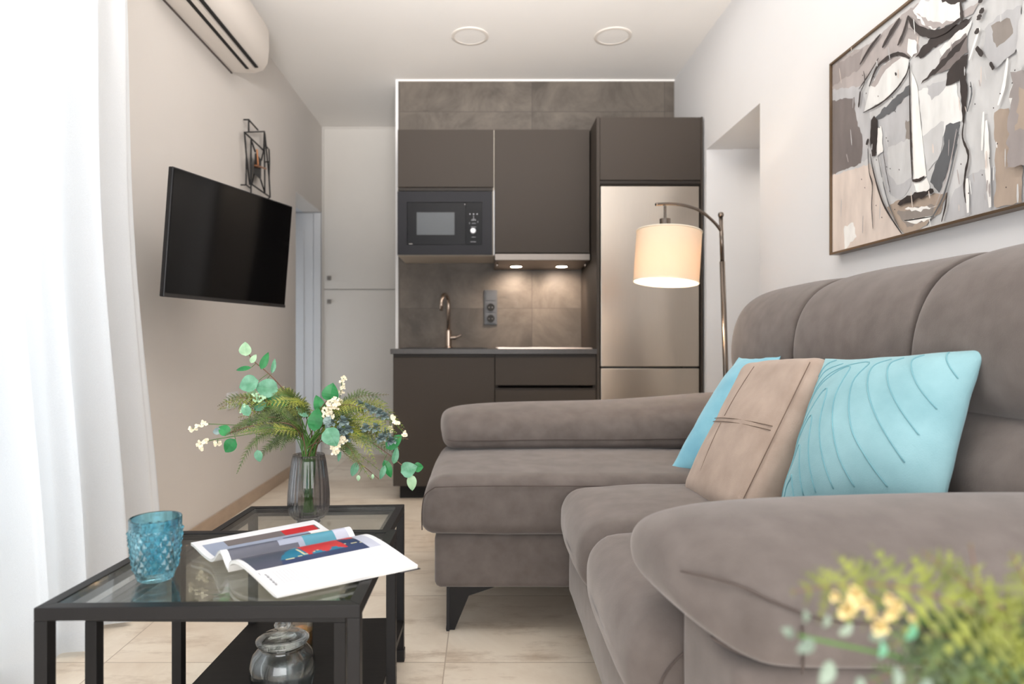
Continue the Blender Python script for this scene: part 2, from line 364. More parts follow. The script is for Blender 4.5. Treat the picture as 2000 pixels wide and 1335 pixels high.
# sink and hob
t = thing('kitchen_sink', 'shallow inset sink at the left end of the worktop', 'sink', (-.25, 4.0, .887))
q = MB().loft([[(x, y, z) for x, y in ((-.50+e, 3.83+e), (.02-e, 3.83+e), (.02-e, 4.29-e), (-.50+e, 4.29-e))] for e, z in ((0, .8872), (0, .891), (.02, .891), (.03, .8895), (.05, .8885))], cap=True)
q.build('basin', BLKP, t, bevel=.001)
MB().lathe([(.04, 0), (.04, .002), (.03, .003), (0, .003)], (-.32, 4.0, .8885), 20).build('drain', CHROME, t)
t = thing('ceramic_hob', 'thin black glass hob at the right end of the worktop', 'hob', (.37, 4.05, .887))
box('glass_plate', .09, .64, 3.82, 4.30, .8872, .893, GBLK, t, .001)
for y in (3.812, 4.3005): MB().box(.085, .645, y, y+.0075, .8872, .894).build('metal_edge', ROSE, t)
for x, y, r in ((.23, 3.95, .07), (.5, 3.95, .085), (.23, 4.17, .085), (.5, 4.17, .07)):
    MB().lathe([(r-.003, 0), (r, 0), (r, .0006), (r-.003, .0006), (r-.003, 0)], (x, y, .893), 32).build('cooking_zone', GRAYP, t)
# tap
t = thing('kitchen_tap', 'tall swan-neck tap with side lever behind the sink', 'faucet', (-.246, 4.24, .891))
tx, ty = -.246*4.24/4.1, 4.24; tx = (876-CX)/F*ty
MB().lathe([(.026, 0), (.026, .006), (.019, .01), (.019, .115), (.012, .122), (.0, .122)], (tx, ty, .8895), 24).build('body', ROSE, t, auto=40)
sp = [(tx, ty, 1.0), (tx, ty, 1.17)] + [(tx-.022*(1-math.cos(a))*.9, ty-.06*(1-math.cos(a)), 1.175+.065*math.sin(a)) for a in [i*PI/12 for i in range(1, 13)]] + [(tx-.04, ty-.12, 1.13)]
MB().tube(sp, .011, 14).build('spout', ROSE, t, smooth=True)
MB().tube([(tx, ty, .955), (tx+.05, ty-.005, .958)], .013, 14).tube([(tx+.05, ty-.005, .958), (tx+.085, ty-.01, .975)], .007, 10).build('lever', ROSE, t, auto=40)
# sockets on splashback
t = thing('triple_socket', 'dark grey vertical triple socket plate on the grey tiled splashback', 'socket', (.046, YB-.006, 1.163))
box('plate', .003, .090, YB-.011, YB-.0005, 1.045, 1.281, GRAYP, t, .003)
box('blank_insert', .013, .080, YB-.015, YB-.0105, 1.208, 1.270, GRAYP, t, .002)
for z in (1.163, 1.087):
    s_ = MB().box(.012, .081, YB-.014, YB-.0105, z-.034, z+.034).build('socket_insert', GRAYP, t, bevel=.003)
    T = Matrix.Rotation(PI/2, 3, 'X')
    MB().lathe([(.026, .004), (.026, 0.006), (.021, .006), (.020, .001), (0, .001)], (.0465, YB-.0135, z), 28, T=T).build('socket_well', DARKV, s_, auto=40)
    MB().box(.034, .037, YB-.019, YB-.0175, z-.003, z+.003).box(.056, .059, YB-.019, YB-.0175, z-.003, z+.003).build('contact', KNOB, s_)
# wall cabinets
YU = 3.95
t = cabinet('wall_cabinet', 'taupe wall cabinet with lift-up front, holding the built-in microwave', -.534, .066, YU+.02, YB-.002, 1.4635, 2.24, carc=CARC)
box('door', -.532, .060, YU, YU+.019, 1.884, 2.238, CAB, t, .0015)
MB().box(-.530, .056, YU+.004, YU+.019, 1.862, 1.880).build('grip_strip', CABG, t)
MB().box(-.516, .048, YU+.02, YB-.02, 1.862, 1.878).build('shelf', CARC, t)
MB().box(-.5345, -.5342, YU+.02, YB-.003, 1.465, 2.238).build('side_panel', CAB, t)
MB().box(.0602, .0658, YU+.001, YU+.0195, 1.464, 1.862).build('cabinet_edge', WHITEB, t)
t = thing('microwave_oven', 'black built-in microwave with grey window and white dial', 'microwave', (-.24, YU, 1.466))
q = MB(); a = (-.533, .053, 1.466, 1.856); b = (-.474, -.010, 1.526, 1.790)
q.box(a[0], a[1], YU-.004, YU+.018, a[2], b[2]).box(a[0], a[1], YU-.004, YU+.018, b[3], a[3]).box(a[0], b[0], YU-.004, YU+.018, b[2], b[3]).box(b[1], a[1], YU-.004, YU+.018, b[2], b[3])
q.build('trim_frame', STEELB, t)
MB().box(-.49, .02, YU+.0185, 4.30, 1.483, 1.85).build('oven_body', BLKP, t)
dd = box('oven_door', b[0]+.002, -.113, YU-.002, YU+.017, b[2]+.002, b[3]-.002, mat('oven_black', (22, 22, 25), .25, 0, .25), t, .001)
box('window', -.414, -.181, YU-.0035, YU-.0021, 1.588, 1.727, MWWIN, dd, .0005)
MB().box(-.462, -.440, YU-.0035, YU-.0022, 1.531, 1.534).build('maker_mark', CHROME, dd)
cp = box('control_panel', -.111, b[1]-.002, YU-.002, YU+.017, b[2]+.002, b[3]-.002, mat('oven_panel', (16, 16, 19), .22, 0, .25), t, .001)
T = Matrix.Rotation(PI/2, 3, 'X')
kx, kz = P(924, 451, YU).x, P(924, 451, YU).z
MB().lathe([(.0185, 0), (.0185, .006), (.015, .018), (.0, .018)], (kx, YU-.002, kz), 28, T=T).box(kx-.002, kx+.002, YU-.023, YU-.0195, kz-.013, kz+.013).build('dial', mat('dial_silver', (226, 226, 230), .3, .3), cp, auto=40)
MK = mat('panel_print', (205, 205, 210), .5)
def mk(px, py, w_, h_=.0016):
    p = P(px, py, YU); MB().box(p.x-w_/2, p.x+w_/2, YU-.0026, YU-.0021, p.z-h_/2, p.z+h_/2).build('panel_marking', MK, cp)
for px in (918, 925, 932): mk(px, 418, .006, .006)
for py, wd in ((428, .022), (430, .030), (436, .026), (443, .032), (446, .018), (463, .024), (472, .034)): mk(925 if py != 472 else 924, py, wd)
mk(925, 424, .0014, .02); mk(908, 399, .004, .004); mk(917, 436, .0014, .012); mk(933, 433, .0014, .012)
t = cabinet('wall_cabinet', 'taupe wall cabinet with one tall plain door, above the cooker hood', .067, .654, YU+.02, YB-.002, 1.50, 2.24, carc=CAB)
box('door', .069, .652, YU, YU+.019, 1.478, 2.238, CAB, t, .0015)
# hood
t = thing('cooker_hood', 'slim steel cooker hood with two lit spotlights above the hob', 'range hood', (.36, 4.1, 1.42))
q = MB(); sec = lambda x: [(x, YU-.012, 1.470), (x, YU-.012, 1.432), (x, YU+.02, 1.427), (x, YB-.004, 1.416), (x, YB-.004, 1.470)]
q.loft([sec(.069), sec(.652)]); q.build('body', mat('hood_steel', (135, 128, 122), .42, 1, nz=.03, nscale=10, stretch=(.5, 60, 60)), t, bevel=.001)
for px in (1008, 1097):
    c = P(px, 521, 4.16); c.z = 1.4205
    r_ = MB().lathe([(.046, 0), (.046, -.004), (.036, -.004), (.036, 0)], c, 28).build('spot_ring', CHROME, t, auto=40)
    MB().lathe([(.0, -.002), (.036, -.002)], c, 28).build('spot_lens', emit('spot_glow', (1, .86, .72, 1), 14), r_)
    l = bpy.data.lights.new('hood_spot', 'SPOT'); l.energy = 15; l.color = (1, .80, .64); l.spot_size = 2.5; l.spot_blend = 1.0; l.shadow_soft_size = .03
    o = bpy.data.objects.new('hood_spot', l); COL.objects.link(o); o.location = (c.x, c.y, 1.412); o.rotation_euler = (.45, 0, 0)
for x in (.085, .637):
    MB().tube([(x, 4.02, 1.425), (x, 4.02, 1.40)], .006, 10).build('screw_knob', CHROME, t, smooth=True)
# tall fridge housing
t = thing('fridge_housing', 'tall taupe cabinet around the fridge, with a cupboard on top', 'cabinet', (.97, YB, 0))
MB().box(.661, .679, YF+.0, YB-.002, 0, 2.246).box(1.272, 1.2835, YF+.0, YB-.002, 0, 2.246).box(.679, 1.272, YF+.02, YB-.002, 2.228, 2.246).box(.679, 1.272, YF+.02, YB-.002, 1.852, 1.868).build('carcass', CAB, t)
box('door', .681, 1.270, YF-.002, YF+.018, 1.876, 2.243, CAB, t, .0015)
MB().box(.681, 1.270, YF+.004, YF+.018, 1.856, 1.873).build('grip_strip', CABG, t)
t = thing('fridge_freezer', 'brushed steel fridge freezer with a door above and a door below', 'refrigerator', (.97, 4.05, 0))
MB().box(.692, 1.258, YF+.055, YB-.03, .02, 1.842).build('body', mat('fridge_grey', (70, 68, 66), .5), t, bevel=.003)
for z0, z1 in ((.784, 1.842), (.09, .772)):
    dd = box('door', .686, 1.264, YF+.006, YF+.054, z0, z1, STEEL, t, .004)
    if z0 > .5:
        MB().box(1.17, 1.255, YF+.012, YF+.05, .7735, .783).build('hinge_cover', BLKP, dd)
MB().box(.70, 1.25, YF+.03, YF+.054, .001, .085).build('kickplate', BLKP, t)

# ================================================================== LEFT WALL OBJECTS
# television on an arm, tipped down
TL, TR, BR, BL = [Vector(v) for v in ((-1.115, 2.304, 1.556), (-.884, 2.970, 1.553), (-.927, 2.972, 1.085), (-1.158, 2.306, 1.088))]
ux = (TR-TL).normalized(); uz = (TL-BL).normalized(); un = ux.cross(uz).normalized(); uz = un.cross(ux).normalized()*1
if un.x < 0: un = -un
W = (TR-TL).length; H = (TL-BL).length; C0 = (TL+TR+BR+BL)/4
T4 = Matrix((( ux.x, un.x, uz.x, C0.x), (ux.y, un.y, uz.y, C0.y), (ux.z, un.z, uz.z, C0.z), (0, 0, 0, 1)))
t = thing('television', 'black flat television tipped down from the left wall on an arm', 'television', (XL, 2.64, 1.3))
MB().box(-W/2, W/2, -.022, 0, -H/2, H/2, T=T4).build('casing', BLKP, t, bevel=.004)
MB().box(-W/2+.006, W/2-.006, -.0005, .0012, -H/2+.016, H/2-.006, T=T4).build('screen', mat('screen_glass', (7, 7, 8), .08, 0, .35, nz=.02), t)
MB().box(-.27, .27, -.055, -.0225, -.19, .06, T=T4).build('rear_housing', BLKP, t, bevel=.01)
MB().box(-W/2+.001, W/2-.001, .0, .002, -H/2, -H/2+.013, T=T4).build('lower_bezel', mat('bezel_grey', (46, 44, 44), .3), t)
MB().box(W/2-.16, W/2-.12, .002, .0025, -H/2+.004, -H/2+.009, T=T4).build('maker_mark', CHROME, t)
pm = C0-un*.05
ar = MB().box(XL+.001, XL+.02, 2.86, 2.96, 1.25, 1.40).tube([(XL+.02, 2.91, 1.31), (XL+.10, 2.88, 1.31), (pm.x-.02, pm.y, 1.31), tuple(pm)], .014, 10).build('wall_bracket', BLK, t, auto=40)
# wire clock
t = thing('wire_wall_clock', 'black geometric wire clock with copper hands above the television', 'clock', (XL, 3.75, 1.95))
XW = XL+.03
def cw(x, y, dx=0): return onx(440+x/6.67, 220+y/6.67, XW+dx)
segs = [[(305, 90), (425, 225)], [(305, 90), (305, 245)], [(250, 255), (510, 245)], [(250, 255), (500, 490)], [(510, 245), (500, 490), (470, 620)],
        [(250, 255), (275, 560), (270, 940), (325, 980)], [(275, 560), (320, 940)], [(335, 350), (335, 1050)], [(335, 350), (390, 510)], [(510, 245), (515, 1040)],
        [(515, 270), (570, 830), (585, 1100), (500, 1160)], [(535, 440), (570, 480), (575, 640), (570, 830)], [(350, 935), (585, 1100)], [(515, 1040), (460, 870)], [(375, 800), (345, 930)], [(335, 1050), (500, 1160)]]
q = MB()
for sg in segs: q.tube([cw(*p) for p in sg], .0045, 6)
for p in ((305, 90), (270, 940), (575, 640)): q.tube([cw(*p), cw(*p)+Vector((-.029, 0, 0))], .004, 6)
q.build('wire_frame', BLK, t)
pl = [(385, 515), (470, 610), (465, 880), (370, 790)]
MB().loft([[cw(*p, -.002) for p in pl], [cw(*p, .012) for p in pl]]).build('face_plate', BLKP, t)
cc = cw(428, 695, .02)
MB().tube([cc+Vector((-.01, 0, 0)), cc+Vector((.004, 0, 0))], .01, 12).tube([cc, cc+Vector((0, .13, .02))], .005, 6).tube([cc, cc+Vector((0, -.02, .09))], .005, 6).tube([cc, cc+Vector((0, -.05, -.01))], .005, 6).build('hands', COPPER, t)
# air conditioner
t = thing('air_conditioner', 'white split air conditioner high on the left wall', 'air conditioner', (XL, 3.0, 2.36))
def acs(y, k=1): return [(XL+.0005, y, 2.356), (XL+.13*k, y, 2.352), (XL+.172*k, y, 2.366), (XL+.196*k, y, 2.40), (XL+.205*k, y, 2.47), (XL+.203*k, y, 2.57), (XL+.17*k, y, 2.635), (XL+.0005, y, 2.645)]
MB().loft([acs(2.55), acs(3.385), acs(3.40, .97)]).build('body', PLAST, t, bevel=.006)
MB().box(XL+.100, XL+.116, 2.62, 3.335, 2.3480, 2.3535).build('air_slot', DARKV, t)
MB().box(XL+.148, XL+.164, 2.62, 3.335, 2.3545, 2.3605).build('air_slot', DARKV, t)
MB().box(XL+.119, XL+.145, 2.60, 3.35, 2.347, 2.3515).build('louver', PLAST, t, bevel=.001)
MB().box(XL+.001, XL+.006, 2.56, 3.395, 2.349, 2.3555).build('back_plate', SOFAD, t)
# wall socket low on the left wall
t = thing('wall_socket', 'white double socket low on the left wall behind the flowers', 'socket', (XL, 3.4, .62))
box('plate', XL+.0005, XL+.009, 3.33, 3.47, .575, .66, WALLR, t, .003)
for y in (3.365, 3.435):
    MB().lathe([(.022, 0), (.022, .004), (.018, .004), (.018, .001), (0, .001)], (XL+.0085, y, .617), 20, T=Matrix.Rotation(PI/2, 3, 'Y')).build('socket_well', PLAST, t, auto=40)
# ceiling discs
for i, (px, lb) in enumerate(((918, 'left'), (1197, 'right'))):
    c = P(px, 71, 3.73); c.z = ZC
    t = thing('ceiling_light', 'flat round white ceiling light above the kitchen, the %s of two' % lb, 'ceiling light', c, 'round ceiling lights')
    MB().lathe([(.108, -.0005), (.108, -.004), (.098, -.007), (.090, -.006), (.090, -.0005)], c, 48).build('rim', mat('light_rim', (226, 219, 211), .6), t, auto=50)
    MB().lathe([(.0895, -.0005), (.0895, -.0045), (0, -.005)], c, 48).build('diffuser', CEIL, t, auto=50)

# ================================================================== CURTAIN
def curtain():
    m = bpy.data.materials.new('sheer_white_voile'); m.use_nodes = True; n = m.node_tree; n.nodes.clear(); L = n.links.new
    o = n.nodes.new('ShaderNodeOutputMaterial'); d = n.nodes.new('ShaderNodeBsdfDiffuse'); d.inputs[0].default_value = (.84, .86, .88, 1)
    tr = n.nodes.new('ShaderNodeBsdfTranslucent'); tr.inputs[0].default_value = (.84, .87, .9, 1)
    tp = n.nodes.new('ShaderNodeBsdfTransparent')
    a = n.nodes.new('ShaderNodeMixShader'); a.inputs[0].default_value = .42; L(d.outputs[0], a.inputs[1]); L(tr.outputs[0], a.inputs[2])
    b = n.nodes.new('ShaderNodeMixShader'); L(a.outputs[0], b.inputs[1]); L(tp.outputs[0], b.inputs[2])
    tc = n.nodes.new('ShaderNodeTexCoord'); mp = n.nodes.new('ShaderNodeMapping'); mp.inputs['Scale'].default_value = (30, 900, 900); L(tc.outputs['Object'], mp.inputs[0])
    nt = n.nodes.new('ShaderNodeTexNoise'); nt.inputs['Scale'].default_value = 1; L(mp.outputs[0], nt.inputs['Vector'])
    mr = n.nodes.new('ShaderNodeMapRange'); mr.inputs[3].default_value = .02; mr.inputs[4].default_value = .18; L(nt.outputs[0], mr.inputs[0]); L(mr.outputs[0], b.inputs[0])
    L(b.outputs[0], o.inputs[0]); m2 = m
    q = MB(); NU, NV = 360, 26; vs = []
    for j in range(NV+1):
        v = j/NV; z = 2.655-v*2.64
        yend = 2.11+.25*v**1.6+.02*math.sin(v*9); 
        for i in range(NU+1):
            u = i/NU; y = .35+(yend-.35)*u
            ph = 2*PI*u*10.5+.8*math.sin(u*17+v*.8)+.5*v
            amp = .030+.012*math.sin(u*23+1)+.014*v
            x = -1.205+amp*math.sin(ph)+.010*math.sin(2.3*ph+v*2)+.012*v*math.sin(u*40)
            y += .018*math.cos(ph+.6)*(.6+.6*v)
            if v > .96: x += .006*math.sin(u*90)
            vs.append((min(max(x, XL+.03), -1.13), y, z))
    fs = [(j*(NU+1)+i, j*(NU+1)+i+1, (j+1)*(NU+1)+i+1, (j+1)*(NU+1)+i) for j in range(NV) for i in range(NU)]
    q.add(vs, fs); t = thing('sheer_curtain', 'white sheer floor-length curtain hanging in folds at the left', 'curtain', (-1.205, 1.25, 0))
    c = q.build('fabric', m2, t, smooth=True, fix=False)
    # hem band
    h = MB(); vs2 = []
    for j in (NV-1, NV):
        for i in range(NU+1):
            a_ = Vector(vs[j*(NU+1)+i]); 
            if j == NV-1: a_ = a_*.6+Vector(vs[NV*(NU+1)+i])*.4
            vs2.append(a_+Vector((.0015, 0, 0)))
    h.add(vs2, [(i, i+1, NU+2+i, NU+1+i) for i in range(NU)]); h.build('hem', m2, c, smooth=True, fix=False)
    r = thing('curtain_track', 'white curtain track under the ceiling above the sheer curtain', 'curtain track', (-1.205, 1.25, 2.66))
    MB().box(-1.225, -1.185, .3, 2.2, 2.662, ZC-.0005).build('rail', WHITE, r, bevel=.003)
curtain()

# ================================================================== PICTURE
def painting():
    X = XR-.035; ya, yb = 1.02, 2.33; z0, z1 = 1.24, 1.936
    t = thing('framed_painting', 'large framed abstract grey painting of a face on the right wall', 'painting', (XR, 1.7, 1.6))
    fw = .008; fm = mat('bronze_frame', (118, 98, 78), .35, .7, nz=.05)
    q = MB()
    for a in ((ya, yb, z0, z0+fw), (ya, yb, z1-fw, z1), (ya, ya+fw, z0+fw, z1-fw), (yb-fw, yb, z0+fw, z1-fw)): q.box(X-.002, XR-.001, *a)
    q.build('frame', fm, t, bevel=.001)
    cols = [(200, 200, 200), (118, 110, 108), (152, 144, 142), (218, 204, 194), (240, 238, 234), (184, 184, 186), (92, 94, 97), (48, 40, 38), (168, 152, 138), (228, 228, 226), (172, 164, 162), (142, 134, 128)]
    ms = [mat('paint_%d' % i, c, .55, nz=.10 if i != 7 else .3, nscale=22, stretch=(1, 1, .35), det=8) for i, c in enumerate(cols)]
    q = MB(); XC = X+.006
    q.box(XC, XR-.004, ya+fw, yb-fw, z0+fw, z1-fw, 0)
    lay = [0]
    def wp(x, y): 
        p = onx(1500+x/2.384, y/2.384, XC); return (p.y, p.z)
    def put(poly, mi, rough=.004):
        lay[0] += 1; xx = XC-.00012*lay[0]; N = len(poly); pts = []
        for i in range(N):
            a = poly[i]; b = poly[(i+1) % N]; L_ = math.dist(a, b); k = max(1, int(L_/.012))
            for j in range(k):
                t_ = j/k; y = a[0]+(b[0]-a[0])*t_; z = a[1]+(b[1]-a[1])*t_
                if k > 1: y += random.uniform(-rough, rough); z += random.uniform(-rough, rough)
                pts.append((xx, max(ya+.009, min(yb-.009, y)), max(z0+.009, min(z1-.009, z))))
        q.add(pts, [tuple(range(len(pts)))], mi)
    def pg(pts, mi, rough=.004): put([wp(*p) for p in pts], mi, rough)
    def st(pts, w_, mi=7):
        pp = smooth_line([(0,)+wp(*p) for p in pts], 5); wd = w_*.0011; n_ = len(pp); A = []; B = []
        for i, p in enumerate(pp):
            d_ = (pp[min(i+1, n_-1)]-pp[max(i-1, 0)]).normalized(); nn = Vector((0, -d_.z, d_.y)); k = wd/2*(.35+.65*math.sin(PI*(i+.6)/(n_+.2)))*random.uniform(.75, 1.2)
            A.append((p.y+nn.y*k, p.z+nn.z*k)); B.append((p.y-nn.y*k, p.z-nn.z*k))
        lay[0] += 1; xx = XC-.00012*lay[0]; cl = lambda y, z: (xx, max(ya+.009, min(yb-.009, y)), max(z0+.009, min(z1-.009, z)))
        vs = [cl(*a) for a in A]+[cl(*b) for b in B]
        q.add(vs, [(i, i+1, n_+i+1, n_+i) for i in range(n_-1)], mi)
    pg([(285, 290), (480, 200), (600, 90), (720, 0), (700, 260), (500, 300), (420, 420), (285, 470)], 10)
    pg([(285, 420), (430, 400), (480, 560), (470, 740), (285, 820)], 5)
    pg([(285, 470), (400, 455), (412, 560), (440, 640), (435, 760), (285, 820)], 1)
    pg([(285, 320), (440, 230), (430, 320), (285, 410)], 2)
    pg([(285, 820), (480, 760), (520, 900), (560, 1000), (660, 1130), (285, 1260)], 3)
    pg([(820, 1030), (1192, 950), (1192, 760), (960, 800), (860, 900)], 5)
    pg([(352, 1060), (400, 1030), (412, 1100), (360, 1160)], 4)
    pg([(500, 560), (660, 430), (672, 860), (620, 930), (560, 900), (520, 740)], 5)
    pg([(640, 560), (668, 560), (678, 800), (655, 780)], 11)
    pg([(560, 690), (670, 640), (672, 830), (600, 860), (560, 800)], 0)
    pg([(700, 420), (880, 380), (910, 560), (830, 600), (790, 700), (730, 700)], 9)
    pg([(740, 400), (880, 360), (800, 440), (760, 470)], 5)
    pg([(720, 640), (820, 560), (810, 720), (745, 800)], 0)
    pg([(830, 580), (897, 566), (880, 680), (835, 800), (800, 900), (758, 850), (780, 760), (815, 700)], 6)
    pg([(560, 960), (620, 930), (760, 905), (840, 900), (800, 990), (740, 1050), (640, 1092), (590, 1030)], 8)
    pg([(600, 985), (780, 950), (770, 1010), (650, 1060)], 11)
    pg([(640, 970), (800, 960), (700, 985)], 4); pg([(630, 1030), (790, 1000), (700, 1040)], 4)
    pg([(500, 545), (580, 470), (662, 395), (662, 432), (580, 525), (510, 556)], 6)
    pg([(450, 520), (480, 400), (540, 305), (600, 262), (662, 275), (645, 350), (570, 450)], 9, .002)
    pg([(480, 400), (535, 305), (600, 262), (620, 270), (550, 330), (505, 400)], 10)
    pg([(655, 185), (690, 180), (700, 240), (670, 265), (650, 240)], 4)
    pg([(640, 110), (700, 160), (960, 60), (1000, 0), (900, 60)], 10)
    pg([(672, 330), (700, 400), (715, 560), (742, 820), (684, 842), (674, 600)], 4, .001)
    pg([(680, 850), (742, 830), (760, 880), (700, 900)], 4)
    pg([(690, 262), (770, 165), (960, 78), (925, 130), (800, 205), (715, 270)], 7)
    pg([(800, 230), (960, 90), (920, 200), (830, 300)], 9); pg([(820, 250), (930, 150), (938, 240), (850, 320), (780, 345)], 1)
    pg([(715, 388), (770, 330), (850, 245), (935, 165), (900, 230), (830, 300), (765, 355)], 7)
    pg([(838, 395), (836, 345), (880, 288), (935, 250), (925, 320), (888, 378)], 7)
    pg([(895, 330), (925, 325), (936, 420), (930, 500), (915, 585), (905, 450)], 7, .002)
    pg([(512, 600), (535, 590), (540, 700), (515, 720)], 4)
    pg([(485, 560), (500, 538), (516, 560), (516, 640), (506, 725), (490, 728), (480, 650)], 7, .001)
    pg([(680, 50), (720, 108), (770, 140), (840, 118), (905, 80), (900, 0), (720, 0)], 9)
    pg([(700, 60), (740, 120), (820, 130), (880, 95), (820, 105), (760, 100)], 10)
    pg([(800, -10), (860, 22), (930, 5), (930, -30), (810, -30)], 7)
    pg([(1060, 520), (1130, 500), (1140, 650), (1192, 700), (1192, 945), (1060, 965), (1070, 760)], 8)
    pg([(1020, 130), (1100, 60), (1192, 20), (1192, 200), (1060, 330), (1010, 250)], 5); pg([(1050, 120), (1140, 80), (1150, 160), (1070, 230)], 11)
    pg([(1130, 430), (1192, 300), (1192, 640), (1150, 600)], 9)
    st([(478, 402), (515, 312), (570, 265), (620, 250), (668, 272)], 11); st([(450, 524), (530, 482), (600, 420), (650, 350), (668, 295)], 6)
    st([(435, 300), (480, 225), (532, 158)], 11); st([(430, 415), (478, 345), (522, 270)], 6); st([(540, 222), (580, 150), (622, 85)], 15); st([(612, 212), (640, 150), (662, 72)], 13)
    st([(662, 80), (700, 130), (765, 158), (835, 140), (905, 88)], 20); st([(905, 10), (912, 60), (915, 100)], 9)
    st([(668, 290), (670, 500), (675, 700), (682, 840)], 6); st([(682, 840), (712, 838), (738, 822)], 10)
    st([(485, 715), (500, 800), (538, 930), (580, 1010), (632, 1088)], 6); st([(520, 720), (545, 850), (575, 960), (620, 1060)], 4, 6)
    st([(545, 700), (560, 800), (580, 900)], 3, 7); st([(474, 690), (480, 800), (495, 860), (492, 960), (498, 1065)], 5)
    st([(905, 580), (872, 750), (825, 920), (750, 1050)], 6, 6); st([(890, 600), (850, 800), (790, 960)], 4, 10)
    st([(925, 560), (918, 640), (945, 720), (932, 800), (925, 880), (934, 945)], 7); st([(955, 380), (960, 440), (940, 520)], 5, 6)
    pg([(612, 945), (660, 908), (780, 878), (785, 892), (700, 932), (625, 958)], 7)
    st([(846, 895), (838, 960), (820, 1032)], 6); st([(455, 330), (460, 380), (440, 430)], 5); st([(440, 425), (432, 500)], 10)
    for w_, pp in ((10, [(1130, 270), (1112, 400), (1085, 490)]), (14, [(1030, 560), (1035, 750), (1048, 965)]), (12, [(940, 830), (945, 990)]), (8, [(1018, 520), (1010, 700)]), (7, [(1000, 130), (950, 280)])): st(pp, w_, 4)
    for x, y in ((1010, 50), (998, 80), (988, 145), (475, 660), (1006, 0)): st([(x+4, y-14), (x-4, y+14)], 15)
    st([(985, 220), (1015, 258)], 12); st([(1050, 290), (1068, 322)], 9); st([(605, 338), (612, 350)], 6)
    for i in range(50):     # dry-brush streaks
        x = random.uniform(340, 1190); y = random.uniform(60, 1050); l_ = random.uniform(20, 90)
        st([(x, y), (x+random.uniform(-4, 10), y+l_)], random.uniform(2, 5), random.choice((0, 9, 5, 3, 10)))
    for i in range(40):
        x = random.choice([random.uniform(450, 640), random.uniform(880, 1190)]); y = random.uniform(300, 1060); st([(x, y), (x+3, y+5)], 3)
    for i in range(14):   # rest of the canvas, nearer the camera
        y = random.uniform(ya+.02, 1.5); z = random.uniform(z0+.1, z1-.1); d_ = .04+.08*random.random()
        put([(y-d_/2, z-d_), (y+d_/2, z-d_*.9), (y+d_/3, z+d_), (y-d_/2, z+d_*.8)], random.choice((0, 5, 8, 9, 11, 2)), .006)
    q.build('canvas', ms, t, fix=False)
painting()

# ================================================================== SOFA
sofa = thing('corner_sofa', 'taupe velvet corner sofa with a chaise, on black angled legs', 'sofa', (.6, 1.8, 0))
def sb(name, lo, hi, r, puff=(0, 0, 0), wr=.002, seed=0, m=SOFA, n=24, deform=None):
    return soft(MB(), lo, hi, r, n, puff, wr, seed=seed, deform=deform).build(name, m, sofa, smooth=True)
def seam(pts, parent, r=.0018, m=SOFAD, k=8):
    return MB().tube(smooth_line(pts, k), r, 6).build('seam', m, parent, smooth=True)
ch = sb('chaise_base', (-.155, 2.0, .152), (1.25, 2.83, .325), .022, (.006, .006, 0), .0015, 1)
def chd(q):
    if q.x < 0: q = Vector((q.x+(max(0, q.z-.36)/.15)**2*.035*(1 if q.x < -.1 else .3), q.y, q.z))
    return q
cs = sb('chaise_cushion', (-.198, 1.972, .322), (1.02, 2.66, .508), .045, (.004, .008, .012), .0025, 2, deform=chd)
seam([(-.15, 1.967, .478), (0, 1.965, .482), (.4, 1.964, .482), (.9, 1.966, .48)], cs)
seam([(-.15, 1.967, .478), (-.182, 1.98, .45), (-.192, 1.985, .40), (-.192, 1.99, .34)], cs)
bs = sb('seat_base', (.262, 1.0, .152), (1.25, 1.985, .32), .02, (.004, .004, 0), .0015, 3)
for i, (a, b) in enumerate(((1.50, 1.968), (1.0, 1.497))):
    def sd(q, a=a, b=b):      # front rolls over the edge
        f = max(0, (.42-q.x)/.17); return Vector((q.x, q.y, q.z-.008*f*f if q.z > .4 else q.z))
    c_ = sb('seat_cushion', (.236, a, .312), (1.02, b, .492), .062, (.014, .004, .02), .003, 4+i, deform=sd)
    if i == 1: seam([(.262, .999, .32), (.268, .997, .36), (.285, .996, .41), (.33, .995, .45), (.42, .995, .47)], c_)
# arm blocks
ab = sb('arm_block', (.308, .775, .15), (1.27, .998, .525), .02, (.004, .004, 0), .0015, 7)
sb('arm_block', (-.09, 2.60, .32), (1.25, 2.84, .53), .03, (0, 0, 0), .001, 8)
def arm(secs, outer_low, seed, flip):
    shp = [(0, .03), (-.01, .22), (.0, .40), (.10, .66), (.30, .90), (.55, 1.0), (.80, .93), (.97, .70), (1.0, .40), (.95, .14), (.84, .0), (.45, -.02), (.15, -.01)]
    out = []
    for (x, ya, yb, z0, z1, lean) in secs:
        ring = []
        for v, h in shp:
            y = ya+(yb-ya)*v; z = z0+(z1-z0)*h
            p = Vector((x+lean*(1-v), y, z)); p += noise.noise_vector(p*7+Vector((seed, 0, 0)))*.0035; ring.append(p)
        out.append(ring)
    return out
near = [(.236, .90, 1.03, .575, .615, .02), (.240, .85, 1.06, .555, .64, .035), (.256, .80, 1.09, .538, .656, .05), (.285, .765, 1.105, .530, .666, .045), (.335, .758, 1.112, .526, .676, .02),
        (.42, .756, 1.115, .524, .682, 0), (.58, .756, 1.115, .524, .690, 0), (.75, .756, 1.115, .524, .694, 0), (.95, .756, 1.115, .524, .694, 0), (1.12, .756, 1.11, .524, .69, 0), (1.25, .77, 1.09, .53, .68, 0)]
sn = arm(near, 0, 3, False)
a1 = MB().loft(sn).build('arm_pad', SOFA, sofa, sub=3)
seam([sn[1][3]+Vector((-.003, 0, .0)), sn[2][3]+Vector((-.003, -.002, .002)), sn[3][3]+Vector((0, -.002, -.004)), sn[4][3].lerp(sn[4][2], .5)]+[s_[2]+Vector((0, -.001, .004)) for s_ in sn[5:10]], a1, .0018, k=4)
